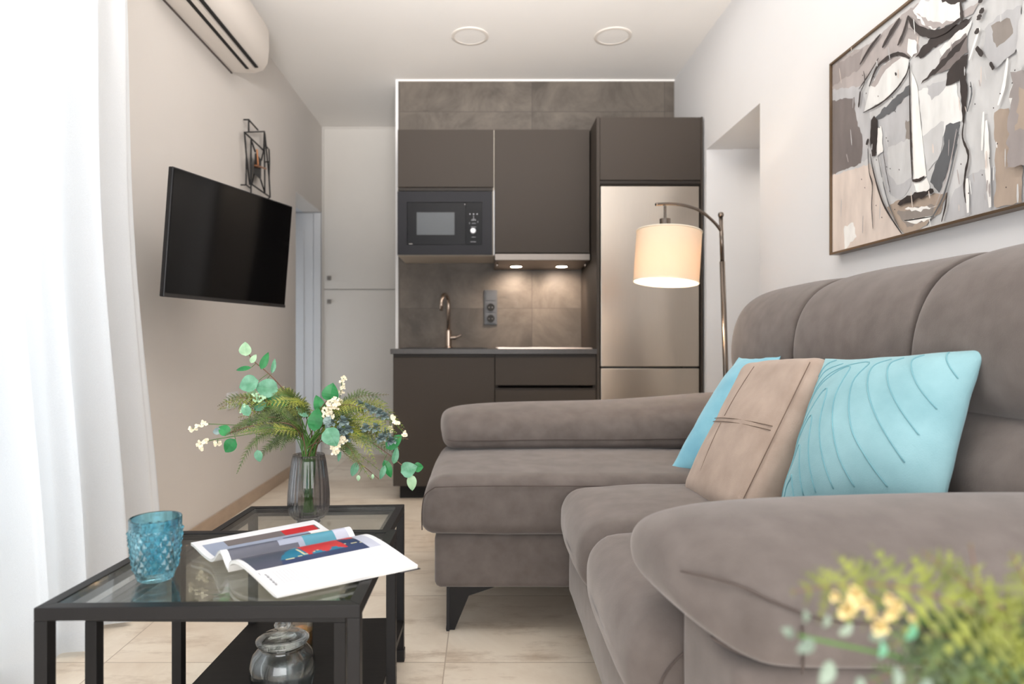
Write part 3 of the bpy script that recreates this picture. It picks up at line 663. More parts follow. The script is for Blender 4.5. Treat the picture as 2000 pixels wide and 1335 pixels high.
seam([sn[4][k_]+Vector((.02, -.0012, 0)) for k_ in (2, 1, 0)], a1, .0016, k=4)
seam([s_[12]+Vector((0, -.002, .0)) for s_ in sn[2:10]], a1, .0022, k=4)
# far arm is the mirror image with its own measure
far = [(-.185, 2.56, 2.72, .56, .61, .02), (-.178, 2.50, 2.78, .535, .64, .02), (-.155, 2.45, 2.83, .518, .655, .015), (-.11, 2.435, 2.85, .512, .666, 0), (0, 2.43, 2.855, .512, .674, 0), (.25, 2.43, 2.855, .512, .682, 0),
       (.5, 2.43, 2.855, .512, .684, 0), (.72, 2.43, 2.855, .512, .70, 0), (.95, 2.43, 2.855, .512, .722, 0), (1.12, 2.43, 2.85, .512, .722, 0), (1.24, 2.45, 2.84, .52, .70, 0)]
sf = []
for (x, ya, yb, z0, z1, lean) in far:
    ring = []
    for v, h in [(0, .06), (-.01, .22), (.0, .42), (.08, .70), (.28, .93), (.55, 1.0), (.80, .93), (.97, .70), (1.0, .40), (.95, .14), (.84, .0), (.45, -.01), (.10, .0)]:
        p = Vector((x+lean*(1-v), ya+(yb-ya)*v, z0+(z1-z0)*h)); p += noise.noise_vector(p*6+Vector((9, 0, 0)))*.005; ring.append(p)
    sf.append(ring)
a2 = MB().loft(sf).build('arm_pad', SOFA, sofa, sub=3)
seam([s[1]+Vector((0, -.0008, .006)) for s in sf[2:9]], a2, .0016, k=4)
# backrests: upper headrest roll above a lower lumbar pad, three of each
hs = [(1.0, .775), (.955, .782), (.928, .82), (.922, .90), (.936, .99), (.972, 1.06), (1.03, 1.105), (1.12, 1.132), (1.21, 1.115), (1.265, 1.05), (1.272, .9), (1.272, .6), (1.10, .6), (1.03, .70)]
ls = [(1.0, .50), (.93, .52), (.885, .58), (.872, .65), (.89, .72), (.94, .775), (1.0, .80), (1.08, .79), (1.09, .65), (1.09, .52)]
for i, (a, b) in enumerate(((1.942, 2.425), (1.405, 1.938), (.90, 1.401))):
    for nm, shp, cxz in (('headrest', hs, (1.12, .90)), ('lumbar_cushion', ls, (1.0, .64))):
        secs = []
        if nm == 'lumbar_cushion' and i == 2: a_ = 1.02
        else: a_ = a
        for f, k in ((0, .955), (.012, .98), (.05, .993), (.16, 1.0), (.35, 1.01), (.65, 1.01), (.84, 1.0), (.94, .99), (.985, .965), (1, .93)):
            y = a_+(b-a_)*f
            ring = []
            for x, z in shp:
                kk = k
                zz = cxz[1]+(z-cxz[1])*kk; xx = cxz[0]+(x-cxz[0])*kk if x < 1.2 else x
                p = Vector((xx, y, zz)); p += noise.noise_vector(p*6+Vector((i*5, 1, 0)))*.005; ring.append(p)
            secs.append(ring)
        MB().loft(secs).build(nm, SOFA, sofa, sub=2)
MB().box(1.10, 1.268, .80, 2.80, .30, .62).build('back_frame', SOFA, sofa, bevel=.01)
def leg(x, y, sx=1, sy=1):
    """angled bracket leg of flat steel with a tapering foot"""
    q = MB(); z = .152
    for (dx, dy) in ((1, 0), (0, 1)):
        A = [(0, z), (.175, z), (.175, z-.004), (.06, z-.042), (.014, 0), (-.014, 0)]
        if dx: q.loft([[(x+u*sx-.0, y-.004*sy, zz) for u, zz in A], [(x+u*sx, y+.004*sy, zz) for u, zz in A]])
        else: q.loft([[(x-.012*sx, y+u*sy, zz) for u, zz in A], [(x-.002*sx, y+u*sy, zz) for u, zz in A]])
    return q
for x, y, sx, sy in ((-.108, 2.06, 1, 1), (-.108, 2.76, 1, -1), (1.2, 2.76, -1, -1), (.34, .82, 1, 1), (1.2, .82, -1, 1)):
    leg(x, y, sx, sy).build('leg', BLK, sofa, label='black angled metal leg')

# ================================================================== CUSHIONS
def pillow_surf(c, th, side, n=34, pinch=.05):
    """c: four corners TL TR BR BL; returns S(s,t) on the front (side=-1) or back of a knife-edge cushion"""
    nrm = ((c[1]-c[0]).cross(c[3]-c[0])).normalized()
    if nrm.y > 0: nrm = -nrm
    ctr = sum(c, Vector())/4
    def Sf(s, t, sd=1):
        s2 = s*(1-pinch*(1-t*t)*abs(s)); t2 = t*(1-pinch*(1-s*s)*abs(t))
        u, v = (s2+1)/2, (t2+1)/2
        p = (c[3]*(1-u)+c[2]*u)*(1-v)+(c[0]*(1-u)+c[1]*u)*v
        h = th*(max(0, 1-s**2)**.55)*(max(0, 1-t**2)**.55)
        w_ = noise.noise(Vector((s*3, t*3, c[0].x*9)))*.006*(abs(s)**3+abs(t)**3)
        return p+nrm*(h*sd+w_)
    return Sf
def pillow(name, label, corners, th, m, chev=None, n=30):
    c = [Vector(v) for v in corners]; ctr = sum(c, Vector())/4
    t = thing(name, label, 'cushion', (ctr.x, ctr.y, min(v.z for v in c)))
    Sf = pillow_surf(c, th, 1); q = MB(); vs = []; fs = []
    g = [math.sin((i/n*2-1)*PI/2) for i in range(n+1)]
    for sd in (1, -1):
        o = len(vs)
        vs += [Sf(g[i], g[j], sd) for j in range(n+1) for i in range(n+1)]
        fs += [(o+j*(n+1)+i, o+j*(n+1)+i+1, o+(j+1)*(n+1)+i+1, o+(j+1)*(n+1)+i) for j in range(n) for i in range(n)]
    q.add(vs, fs); cv = q.build('cover', m, t, smooth=True)
    b = bmesh.new(); b.from_mesh(cv.data); bmesh.ops.remove_doubles(b, verts=b.verts, dist=.0004); bmesh.ops.recalc_face_normals(b, faces=b.faces); b.to_mesh(cv.data); b.free()
    return t, cv, Sf, c
tl, tr, br, bl = P(1612, 700, 1.52), P(1926, 680, 1.19), P(1838, 1010, 1.13), P(1514, 1016, 1.44)
t, cv, Sf, cc_ = pillow('throw_cushion', 'pale aqua velvet cushion with stitched chevron ribs nearest the camera', (tl, tr, br, bl), .075, TEAL)
def st_of(px, py, quad=((1612, 700), (1926, 680), (1838, 1010), (1514, 1016))):
    s = t_ = 0.0
    (ax, ay), (bx, by), (cx_, cy_), (dx, dy) = quad
    for _ in range(30):
        u, v = (s+1)/2, (t_+1)/2
        x = (dx*(1-u)+cx_*u)*(1-v)+(ax*(1-u)+bx*u)*v; y = (dy*(1-u)+cy_*u)*(1-v)+(ay*(1-u)+by*u)*v
        s += 1.6*(px-x)/320; t_ -= 1.6*(py-y)/320
    return max(-.97, min(.97, s)), max(-.97, min(.97, t_))
ribs = [[(755, 985), (790, 910), (840, 865), (852, 850), (862, 985)], [(700, 985), (760, 880), (840, 760), (915, 685), (935, 968)], [(690, 940), (790, 760), (880, 640), (1000, 515), (1010, 700), (1028, 958)],
        [(700, 870), (850, 640), (970, 480), (1105, 355), (1095, 600), (1150, 945)], [(840, 560), (960, 380), (1100, 260), (1235, 205), (1185, 450), (1220, 750), (1280, 935)],
        [(890, 460), (1000, 310), (1120, 220), (1345, 165), (1290, 330), (1310, 600), (1380, 780), (1450, 925)], [(1470, 142), (1390, 200), (1385, 330), (1440, 520), (1560, 790)],
        [(1540, 135), (1480, 190), (1500, 330), (1560, 480), (1640, 630)], [(1640, 115), (1595, 170), (1640, 330), (1722, 470)], [(1745, 85), (1760, 170), (1805, 270)],
        [(930, 330), (1020, 215), (1150, 165)], [(950, 250), (1010, 170), (1070, 130)]]
q = MB()
for rb in ribs:
    pl_ = smooth_line([(x, y, 0) for x, y in rb], 6); k = None; pts = []
    for p in pl_:
        s_, t_ = st_of(1290+p.x/2.985, 660+p.y/2.985); pts.append(Sf(s_, t_, 1)+Vector((-.0008, -.0012, 0)))
    q.tube(pts, .0013, 5)
q.build('ribbing', TEALD, cv, smooth=True)
# mink box cushion
tl, tr, br, bl = P(1452, 700, 1.90), P(1592, 689, 1.50), P(1447, 1010, 1.46), P(1322, 955, 1.86)
ex = (tr-tl+br-bl).normalized(); ez = ((tl-bl)+(tr-br)).normalized(); ny = ex.cross(ez).normalized(); ez = ny.cross(ex).normalized()
if ny.x < 0: ny = -ny                      # +ny points into the sofa back
ez = ez if ez.z > 0 else -ez
wd = ((tr-tl).length+(br-bl).length)/2; ht = ((tl-bl).length+(tr-br).length)/2; cc2 = (tl+tr+br+bl)/4
T4 = Matrix(((ex.x, ny.x, ez.x, cc2.x), (ex.y, ny.y, ez.y, cc2.y), (ex.z, ny.z, ez.z, cc2.z), (0, 0, 0, 1)))
t = thing('throw_cushion', 'mink brown suede box cushion with cross seams, leaning between two aqua ones', 'cushion', (cc2.x, cc2.y, bl.z))
hw, hh, dp = wd/2, ht/2, .10
cv = soft(MB(), (-hw, 0, -hh), (hw, dp, hh), .035, 26, (.004, .022, .006), .0035, T=T4, seed=5).build('cover', MINK, t, smooth=True)
def mp(u, v, d=None):      # point on the bulging front face
    f = (1-u*u)*(1-v*v); return T4 @ Vector((u*hw, -.0225*f-.0008, v*hh))
q = MB()
for v0 in (.02, .07): q.tube([mp(u/20, v0) for u in range(-17, 18)], .0011, 5)
q.tube([mp(-.42, v/20) for v in range(-17, 1)], .0008, 5)
q.tube([mp(-.42, v/20) for v in range(2, 18)], .0008, 5)
E_ = .93
rim = [mp(E_, v/20) for v in range(-18, 19)]
q.tube([T4 @ Vector((E_*hw, -.0008, v/20*hh*.98)) for v in range(-18, 19)], .0012, 5)
q.build('stitching', MINKD, cv, smooth=True)
tl, tr, br, bl = P(1443, 697, 2.20), P(1512, 694, 1.98), P(1440, 930, 1.95), P(1305, 917, 2.12)
pillow('throw_cushion', 'aqua velvet cushion mostly hidden behind the mink brown cushion', (tl, tr+Vector((.02, 0, 0)), br+Vector((.05, 0, 0)), bl), .05, fabric('aqua_velvet_deep', (120, 178, 200), (140, 196, 212), .3, nscale=9), n=20)

# ================================================================== FLOOR LAMP
t = thing('floor_lamp', 'arched metal floor lamp with a lit cream drum shade', 'floor lamp', (1.157, 3.0, 0))
pb = Vector((1.157, 3.0, 0)); pt = P(1408, 422, 3.0)
MB().lathe([(.118, 0), (.118, .012), (.10, .022), (.02, .03), (.02, .05), (0, .05)], pb, 40).build('base', LAMPM, t, auto=40)
mid = pb.lerp(pt, .86)
MB().tube([pb+Vector((0, 0, .03)), mid], .0125, 14).tube([mid, pt], .0095, 14).lathe([(.0, -.014), (.011, -.010), (.014, 0), (.011, .010), (0, .014)], pt+Vector((0, 0, .006)), 14).build('pole', LAMPM, t, smooth=True)
ap = [P(1409, 452, 3.0), P(1395, 434, 2.985), P(1370, 413, 2.96), P(1342, 402, 2.93), P(1312, 398, 2.90), P(1281, 399, 2.87)]
MB().tube(smooth_line(ap, 6), .0072, 10).build('arm', LAMPM, t, smooth=True)
hp = P(1299, 402, 2.885)
sk = MB().tube([hp, hp+Vector((0, 0, -.058))], .006, 10).lathe([(.0, -.056), (.024, -.058), (.024, -.10), (.018, -.102), (.018, -.125), (0, -.125)], hp, 20).build('socket', LAMPM, t, auto=40)
sc_ = P(1303.5, 502, 2.885); R_ = .143; Hs = .228
tilt = Matrix.Rotation(math.radians(4.5), 3, 'Y') @ Matrix.Rotation(math.radians(-3), 3, 'X')
def lampshade():
    m = bpy.data.materials.new('lamp_linen'); m.use_nodes = True; n = m.node_tree; n.nodes.clear(); L = n.links.new
    o = n.nodes.new('ShaderNodeOutputMaterial'); d = n.nodes.new('ShaderNodeBsdfDiffuse'); d.inputs[0].default_value = srgb(236, 220, 196)
    tr_ = n.nodes.new('ShaderNodeBsdfTranslucent'); tr_.inputs[0].default_value = srgb(255, 226, 190)
    a = n.nodes.new('ShaderNodeMixShader'); a.inputs[0].default_value = .145; L(d.outputs[0], a.inputs[1]); L(tr_.outputs[0], a.inputs[2])
    L(a.outputs[0], o.inputs[0]); m.cycles.emission_sampling = 'NONE' if hasattr(m.cycles, 'emission_sampling') else m.cycles.emission_sampling
    return m
sh = MB().lathe([(R_, -Hs/2), (R_, Hs/2), (R_-.002, Hs/2), (R_-.002, -Hs/2), (R_, -Hs/2)], sc_, 56, T=tilt).build('lamp_shade', lampshade(), t, auto=50)
rim_ = mat('shade_trim', (240, 228, 206), .7)
for h in (-Hs/2, Hs/2): MB().tube([sc_+tilt @ Vector((R_*math.cos(a), R_*math.sin(a), h)) for a in [2*PI*i/48 for i in range(48)]], .0028, 6, closed=True).build('rim', rim_, sh, smooth=True)
q = MB(); top = sc_+tilt @ Vector((0, 0, Hs/2+.012))
q.tube([top+tilt @ Vector((.028*math.cos(a), .028*math.sin(a), 0)) for a in [2*PI*i/24 for i in range(24)]], .003, 6, closed=True)
for k in range(3):
    a = k*2*PI/3+.4; q.tube([top+tilt @ Vector((.028*math.cos(a), .028*math.sin(a), 0)), sc_+tilt @ Vector((R_*math.cos(a), R_*math.sin(a), Hs/2-.002))], .002, 6)
q.build('spider', rim_, sh, smooth=True)
MB().lathe([(0, -.03), (.018, -.025), (.028, 0), (.02, .025), (.012, .045), (0, .05)], sc_+Vector((0, 0, .01)), 20).build('bulb', emit('bulb_glow', (1, .78, .5, 1), 6), t, smooth=True)
l = bpy.data.lights.new('lamp_light', 'POINT'); l.energy = 7; l.color = (1, .80, .60); l.shadow_soft_size = .03
o = bpy.data.objects.new('lamp_light', l); COL.objects.link(o); o.location = sc_+Vector((0, 0, -.035))

# ================================================================== NEST OF TABLES
def table(name, label, corners, ztop, tube=.021, shelf=None, glass=True):
    """corners: rear-left, rear-right, front-right, front-left in plan"""
    c = [Vector((x, y, 0)) for x, y in corners]; ctr = sum(c, Vector())/4
    t = thing(name, label, 'coffee table', (ctr.x, ctr.y, 0), 'nest of glass tables')
    def inset(d):
        out = []
        for i in range(4):
            a, b, e = c[i-1], c[i], c[(i+1) % 4]
            u = (a-b).normalized(); v = (e-b).normalized(); out.append(b+(u+v)*d)
        return out
    def ring(d0, d1, z0, z1):
        A, B = inset(d0), inset(d1); q = MB()
        for i in range(4):
            j = (i+1) % 4
            q.loft([[Vector((p.x, p.y, z)) for p, z in ((A[i], z0), (B[i], z0), (B[i], z1), (A[i], z1))], [Vector((p.x, p.y, z)) for p, z in ((A[j], z0), (B[j], z0), (B[j], z1), (A[j], z1))]])
        return q
    q = ring(0, tube, ztop-tube, ztop)
    q.build('top_frame', BLK, t, bevel=.0012)
    I = inset(tube-.003); G = MB()
    rl = ring(tube, tube+.012, ztop-tube, ztop-.008); rl.build('glass_ledge', BLK, t)
    g = inset(tube+.0005); MB().loft([[Vector((p.x, p.y, z)) for p in g] for z in (ztop-.0075, ztop-.0015)]).build('glass_top', TGLASS, t)
    for i in range(4):
        a, b, e = c[i-1], c[i], c[(i+1) % 4]; u = (a-b).normalized()*tube; v = (e-b).normalized()*tube
        pts = [b, b+u, b+u+v, b+v]
        lg = MB().loft([[Vector((p.x, p.y, z)) for p in pts] for z in (.018, ztop-tube)]).build('leg', BLK, t, bevel=.0012)
        cb = b+(u+v)/2
        MB().box(cb.x-tube*.62, cb.x+tube*.62, cb.y-tube*.62, cb.y+tube*.62, 0, .034).build('foot', BLKP, lg, bevel=.002)
        if shelf:
            pass
    if shelf:
        A = inset(.002)
        ring(.0, tube*.8, shelf-.022, shelf-.004).build('shelf_rail', BLK, t, bevel=.001)
        MB().loft([[Vector((p.x, p.y, z)) for p in A] for z in (shelf-.0035, shelf)]).build('shelf', BLKWOOD, t)
    return t
def XYat(px, py, z):
    Y = (CH-z)*F/(py-CY); return ((px-CX)/F*Y, Y)
table('nest_table', 'taller black metal table with a glass top holding the magazine and blue tumbler', (XYat(345, 1036, .50), XYat(775, 1033, .50), XYat(703, 1181, .50), XYat(65, 1187, .50)), .50)
fr = XYat(692, 1205, .45); fl_ = XYat(170, 1205, .45)
table('nest_table', 'lower black glass table with a dark shelf, half under the taller one', (XYat(490, 988, .45), XYat(790, 984, .45), (-.243, 1.125), (-.705, 1.13)), .45, shelf=.12)

# blue tumbler
def tumbler():
    c = Vector((*XYat(304, 1127, .50), .4995)); 
    t = thing('glass_tumbler', 'turquoise blue diamond-cut glass tumbler on the taller glass table', 'glass', c)
    n = 216; prof = []
    Hh = .108
    def rad(h): return .0295+(.0435-.0295)*(min(1, h/.085)**.62)
    outer = [(0, .0), (rad(0)*.9, 0)] ; hs_ = [i*.0012 for i in range(0, 91)]
    q = MB(); vs = []; rows = []
    for h in [x for x in hs_ if x <= Hh]:
        row = []
        for j in range(n):
            a = 2*PI*j/n; r = rad(h)
            if .012 < h < .092:
                k = 18; ph1 = (a*k/(2*PI)+h/.0215) % 1; ph2 = (a*k/(2*PI)-h/.0215) % 1
                f = min(ph1, 1-ph1, ph2, 1-ph2)*2      # 0 on the cut lines, 1 in a diamond's middle
                r += .0044*min(1, f)*min(1, (h-.012)/.006, (.092-h)/.006)-.0008
            row.append(Vector((r*math.cos(a), r*math.sin(a), h)))
        rows.append(row)
    top = rows[-1]
    rows.append([v*1 + Vector((-.0009*math.cos(2*PI*j/n), -.0009*math.sin(2*PI*j/n), .0012)) for j, v in enumerate(top)])
    for h in (Hh, .08, .05, .025, .016, .0135): 
        rr = rad(h)-.0042 if h > .014 else rad(h)*.6
        rows.append([Vector((rr*math.cos(2*PI*j/n), rr*math.sin(2*PI*j/n), h)) for j in range(n)])
    vs = [c+v for r in rows for v in r]; fs = [(i*n+j, i*n+(j+1) % n, (i+1)*n+(j+1) % n, (i+1)*n+j) for i in range(len(rows)-1) for j in range(n)]
    fs += [tuple(range(n))[::-1], tuple((len(rows)-1)*n+j for j in range(n))]
    q.add(vs, fs); q.build('tumbler_body', BGLASS, t, auto=25)
tumbler()
# ribbed smoke vase
vc = Vector((*XYat(603, 1020, .45), .4495))
t = thing('ribbed_vase', 'ribbed smoke grey glass vase holding the greenery on the lower table', 'vase', vc)
rib = lambda a, h: 1+.035*abs(math.cos(a*12))*(1 if .01 < h < .175 else .3)
pr = [(0, 0), (.026, 0), (.030, .003), (.026, .008), (.040, .016), (.0495, .030), (.0525, .048), (.052, .08), (.0495, .11), (.046, .14), (.0425, .165), (.040, .18), (.0385, .180), (.0405, .165), (.0435, .14), (.047, .11), (.0495, .08), (.050, .048), (.045, .030), (.034, .02), (0, .018)]
MB().lathe(pr, vc, 120, rib=rib).build('vase_body', VGLASS, t, smooth=True)

# ================================================================== FOLIAGE
def leafdisc(q, c, d, nrm, L_, W_, mi=0, tip=.0):
    """rounded leaf from its stalk point c along d"""
    d = Vector(d).normalized(); nrm = Vector(nrm); s = d.cross(nrm).normalized(); nrm = s.cross(d).normalized()
    N = 7; A = []; B = []; M_ = []
    for i in range(N+1):
        f = i/N; w_ = math.sin(PI*f**.8)**.75*(1-tip*f) if 0 < f < 1 else 0
        ctr = c+d*(L_*f)+nrm*(.10*L_*math.sin(PI*f))
        M_.append(ctr-nrm*.04*W_); A.append(ctr+s*W_/2*w_+nrm*.06*W_*w_); B.append(ctr-s*W_/2*w_+nrm*.06*W_*w_)
    vs = A+M_+B; k = N+1
    fs = [(i, i+1, k+i+1, k+i) for i in range(N)]+[(k+i, k+i+1, 2*k+i+1, 2*k+i) for i in range(N)]
    q.add(vs, fs, mi)
def frond(q, pts, L0, n=22, nrm=(0, -1, .3), dense=6, sm=2, taper=.9, lm=0, droop=.15, ang=.9, wide=.44):
    """fern frond: midrib tube + paired leaflets, each a row of small lobes"""
    P_ = smooth_line(pts, 8); N = len(P_); q.tube(P_, [.0011*(1-.6*i/N) for i in range(N)], 5, mi=sm)
    nrm = Vector(nrm).normalized()
    for k in range(n):
        f = .10+.88*k/(n-1); i = min(N-2, int(f*(N-1))); c = P_[i].lerp(P_[i+1], f*(N-1)-i); t_ = (P_[i+1]-P_[max(0, i-1)]).normalized()
        s = t_.cross(nrm).normalized(); L_ = L0*(math.sin(PI*min(1, .25+f*.75))**.7)*random.uniform(.85, 1.1)*(1 if f < .85 else .75)
        for sg in (-1, 1):
            d = (s*sg*math.sin(ang)+t_*math.cos(ang)).normalized(); dn = (nrm*random.uniform(-.1, .35)+Vector((0, 0, -droop))).normalized()
            d = (d+dn*.2).normalized(); w_ = L_*wide; nn = d.cross(nrm).normalized()
            vs = [c]; m_ = dense
            top = []; bot = []
            for j in range(1, m_+1):
                g = j/m_; ww = w_*(1-g**1.5)*.5+.0004
                c1 = c+d*L_*((j-.45)/m_)+Vector((0, 0, -droop*L_*g*g)); c0 = c+d*L_*((j-1)/m_)+Vector((0, 0, -droop*L_*g*g))
                c2 = c+d*L_*(g)+Vector((0, 0, -droop*L_*g*g))
                q.add([c0, c1+nn*ww+d*L_*.07, c2, c1-nn*ww+d*L_*.07], [(0, 1, 2, 3)], lm)
def sprig(q, pts, n=9, sm=2, mi=1, size=.006):
    P_ = smooth_line(pts, 6); q.tube(P_, .0008, 5, mi=sm)
    for i in range(len(P_)):
        if i < len(P_)*.35: continue
        for k in range(2):
            d = Vector((random.uniform(-1, 1), random.uniform(-1, 1), random.uniform(-.4, 1))).normalized()
            leafdisc(q, P_[i], d, Vector((0, -1, .5)), size*random.uniform(.8, 1.3), size*.55, mi)
VB = vc+Vector((0, 0, .03)); VT = Vector((vc.x, vc.y, vc.z+.18))
bq = thing('greenery_bouquet', 'loose bouquet of ferns and eucalyptus standing in the smoke glass vase', 'flower arrangement', VB)
YV = vc.y
def B(px, py, dy=0): return P(px, py, YV+dy)
def base_pts(k): 
    a = k*2.4; return [VB+Vector((.014*math.cos(a), .014*math.sin(a), 0)), VT+Vector((.016*math.cos(a+2.2), .016*math.sin(a+2.2), -.005))]
FM = [FERN1, FERN2, STEM, STEMG]
fr_list = [  # (way points in the picture, depth offsets, leaflet length, which green, count)
    ([(585, 840), (540, 795), (480, 775), (425, 800)], (-.02, -.05, -.06), .030, 0, 24), ([(590, 830), (560, 800), (500, 790), (448, 790)], (.02, .05, .07), .034, 1, 24),
    ([(580, 855), (530, 845), (490, 870), (462, 925)], (-.04, -.09, -.11), .020, 1, 26), ([(585, 835), (545, 815), (490, 822), (440, 850)], (-.04, -.07, -.10), .032, 1, 26),
    ([(590, 820), (565, 780), (535, 765), (500, 780)], (0, .03, .06), .034, 0, 20), ([(595, 845), (560, 835), (520, 835), (470, 845)], (-.06, -.10, -.13), .030, 1, 22),
    ([(620, 840), (660, 800), (700, 775), (760, 770)], (0, .02, .03), .026, 1, 26), ([(625, 850), (680, 820), (730, 825), (775, 845)], (-.03, -.06, -.07), .032, 0, 24),
    ([(620, 850), (660, 835), (700, 850), (735, 905)], (-.04, -.08, -.10), .032, 0, 24), ([(625, 855), (665, 860), (690, 885), (705, 915)], (-.06, -.09, -.10), .026, 1, 20),
    ([(625, 835), (690, 800), (740, 790), (790, 835)], (.03, .05, .06), .030, 0, 24), ([(600, 820), (585, 790), (560, 770), (530, 775)], (-.05, -.09, -.10), .034, 1, 20),
    ([(615, 830), (640, 800), (680, 790), (720, 800)], (-.05, -.08, -.10), .030, 0, 20), ([(625, 845), (680, 845), (730, 860), (770, 885)], (.02, .03, .03), .030, 1, 22),
    ([(590, 850), (555, 850), (535, 865), (520, 880)], (.03, .06, .08), .026, 1, 18), ([(595, 840), (560, 815), (520, 800), (465, 815)], (-.02, -.02, -.02), .034, 0, 24),
    ([(620, 845), (650, 850), (680, 870), (750, 925)], (.02, .03, .04), .022, 0, 26), ([(598, 850), (575, 840), (560, 855), (548, 880)], (-.04, -.06, -.08), .022, 1, 16)]
for pp, dd, L0, mi, n_ in list(fr_list):
    if L0 < .026: continue
    if len(fr_list) > 32: break
    fr_list.append(([(x+random.uniform(-8, 8)*i, y+random.uniform(-9, 9)*i) for i, (x, y) in enumerate(pp)], tuple(d_+random.uniform(-.03, .05) for d_ in dd), L0*random.uniform(.8, 1.0), 1-mi if random.random() < .6 else mi, n_))
for k, (pp, dd, L0, mi, n_) in enumerate(fr_list):
    q = MB(); dd = (0,)+dd
    pts = base_pts(k)+[B(x, y, d_) for (x, y), d_ in zip(pp, dd)]
    sp_ = smooth_line(pts[:3], 6); q.tube(sp_, .0016, 6, mi=3)
    frond(q, pts[2:], L0, n_, nrm=(random.uniform(-.3, .3), -1, random.uniform(.1, .7)), lm=mi, sm=3 if k % 3 else 2)
    q.build('fern_frond', FM, bq, fix=False)
LM = [LEAF1, LEAF2, STEM, LEAF3, LEAF4, STEMG, BLOOM]
def branch(name, pts, leaves, k=0, thick=.0014):
    q = MB(); pp = base_pts(k)+[B(*p) for p in pts]
    P_ = smooth_line(pp, 6); q.tube(P_, thick, 6, mi=2)
    for (x, y, dy, ang, L_, W_, mi, tw) in leaves:     # centre in the picture, direction of the tip
        c = B(x, y, dy); d = Vector((math.cos(ang), tw*.5, math.sin(ang))); Lm = L_*YV/F; Wm = W_*YV/F
        st_ = c-d.normalized()*Lm*.5
        j = min(P_, key=lambda v: (v-st_).length)
        q.tube([j, st_], .0007, 4, mi=5)
        leafdisc(q, st_, d, Vector((tw, -1, .25)), Lm, Wm, mi, .15)
    q.build(name, LM, bq, fix=False)
r_ = math.radians
branch('eucalyptus_branch', [(575, 790, -.01), (545, 750, -.02), (520, 725, -.02), (497, 706, -.02), (485, 690, -.02)],
       [(480, 681, -.02, r_(95), 28, 26, 1, 0), (495, 700, -.02, r_(60), 20, 12, 1, .5), (517, 704, -.02, r_(70), 36, 16, 4, .4), (476, 720, -.02, r_(190), 34, 10, 4, .5), (534, 714, -.02, r_(85), 30, 10, 0, .6),
        (486, 750, -.03, r_(200), 40, 36, 0, 0), (521, 758, -.03, r_(170), 46, 40, 0, .1), (492, 772, -.02, r_(230), 26, 24, 1, .2)], 1)
branch('eucalyptus_branch', [(580, 800, .01), (555, 785, .0), (535, 778, -.01)], [(530, 784, -.02, r_(200), 40, 34, 4, .2), (553, 781, -.02, r_(100), 30, 24, 4, .1), (545, 795, -.03, r_(250), 28, 24, 4, 0), (508, 793, -.03, r_(210), 30, 20, 0, .3)], 3)
branch('eucalyptus_branch', [(612, 830, -.02), (625, 800, -.03), (640, 780, -.03)], [(647, 766, -.03, r_(80), 38, 36, 4, 0), (617, 818, -.05, r_(80), 46, 30, 4, .2), (623, 790, -.02, r_(110), 40, 24, 4, .3), (590, 802, -.02, r_(140), 34, 20, 0, .4)], 5)
branch('eucalyptus_branch', [(628, 850, -.06), (640, 855, -.10)], [(648, 853, -.12, r_(-60), 38, 36, 0, 0), (640, 820, -.09, r_(60), 20, 16, 3, .2)], 7)
branch('eucalyptus_branch', [(640, 840, -.03), (700, 850, -.05), (750, 880, -.05), (785, 908, -.05)],
       [(799, 916, -.05, r_(20), 34, 32, 0, 0), (804, 942, -.05, r_(-85), 32, 20, 1, .2), (817, 912, -.04, r_(0), 20, 20, 4, .6), (770, 862, -.04, r_(40), 40, 26, 4, .2), (772, 888, -.05, r_(80), 34, 14, 0, .4), (757, 915, -.05, r_(-70), 38, 18, 4, .3), (747, 922, -.06, r_(-110), 30, 12, 0, .3)], 9)
branch('eucalyptus_branch', [(640, 860, -.04), (680, 890, -.06), (710, 910, -.06), (740, 935, -.06)], [(692, 916, -.07, r_(-110), 30, 16, 0, .3), (700, 933, -.07, r_(-90), 12, 8, 1, .2), (728, 930, -.07, r_(-90), 10, 6, 1, .2), (680, 880, -.06, r_(-60), 18, 10, 0, .4), (662, 890, -.06, r_(-100), 24, 8, 0, .5)], 11, .001)
branch('eucalyptus_branch', [(570, 830, -.05), (500, 830, -.08), (450, 845, -.09)], [(450, 870, -.10, r_(230), 32, 26, 4, .2), (438, 840, -.09, r_(150), 26, 22, 4, .3), (424, 842, -.09, r_(190), 18, 14, 3, .3), (505, 890, -.09, r_(-80), 24, 16, 0, .3), (480, 800, -.08, r_(120), 26, 18, 0, .4)], 13)
# blue grey succulent-like clusters
def cluster(name, pts, spots, k, n=9, mi=3, sz=16):
    q = MB(); P_ = smooth_line(base_pts(k)+[B(*p) for p in pts], 6); q.tube(P_, .0013, 6, mi=5)
    for (x, y, dy) in spots:
        c = B(x, y, dy); q.tube([min(P_, key=lambda v: (v-c).length), c], .0008, 4, mi=5)
        for i in range(n):
            a = i*2.4; e = .3+.9*(i/n); d = Vector((math.cos(a)*math.sin(e), -math.cos(e), math.sin(a)*math.sin(e)))
            leafdisc(q, c, d, Vector((0, 0, 1)) if abs(d.z) < .8 else Vector((1, 0, 0)), sz*YV/F, sz*.8*YV/F, mi, .1)
    q.build(name, LM, bq, fix=False)
cluster('blue_grey_sprig', [(640, 835, -.04), (665, 830, -.07)], [(672, 822, -.09), (680, 838, -.09), (665, 842, -.09), (645, 825, -.08), (675, 856, -.08)], 2)
cluster('blue_grey_sprig', [(650, 820, .0), (710, 800, -.02), (745, 805, -.03)], [(705, 790, -.02), (718, 795, -.03), (730, 800, -.03), (742, 805, -.04), (752, 812, -.04)], 4, sz=13)
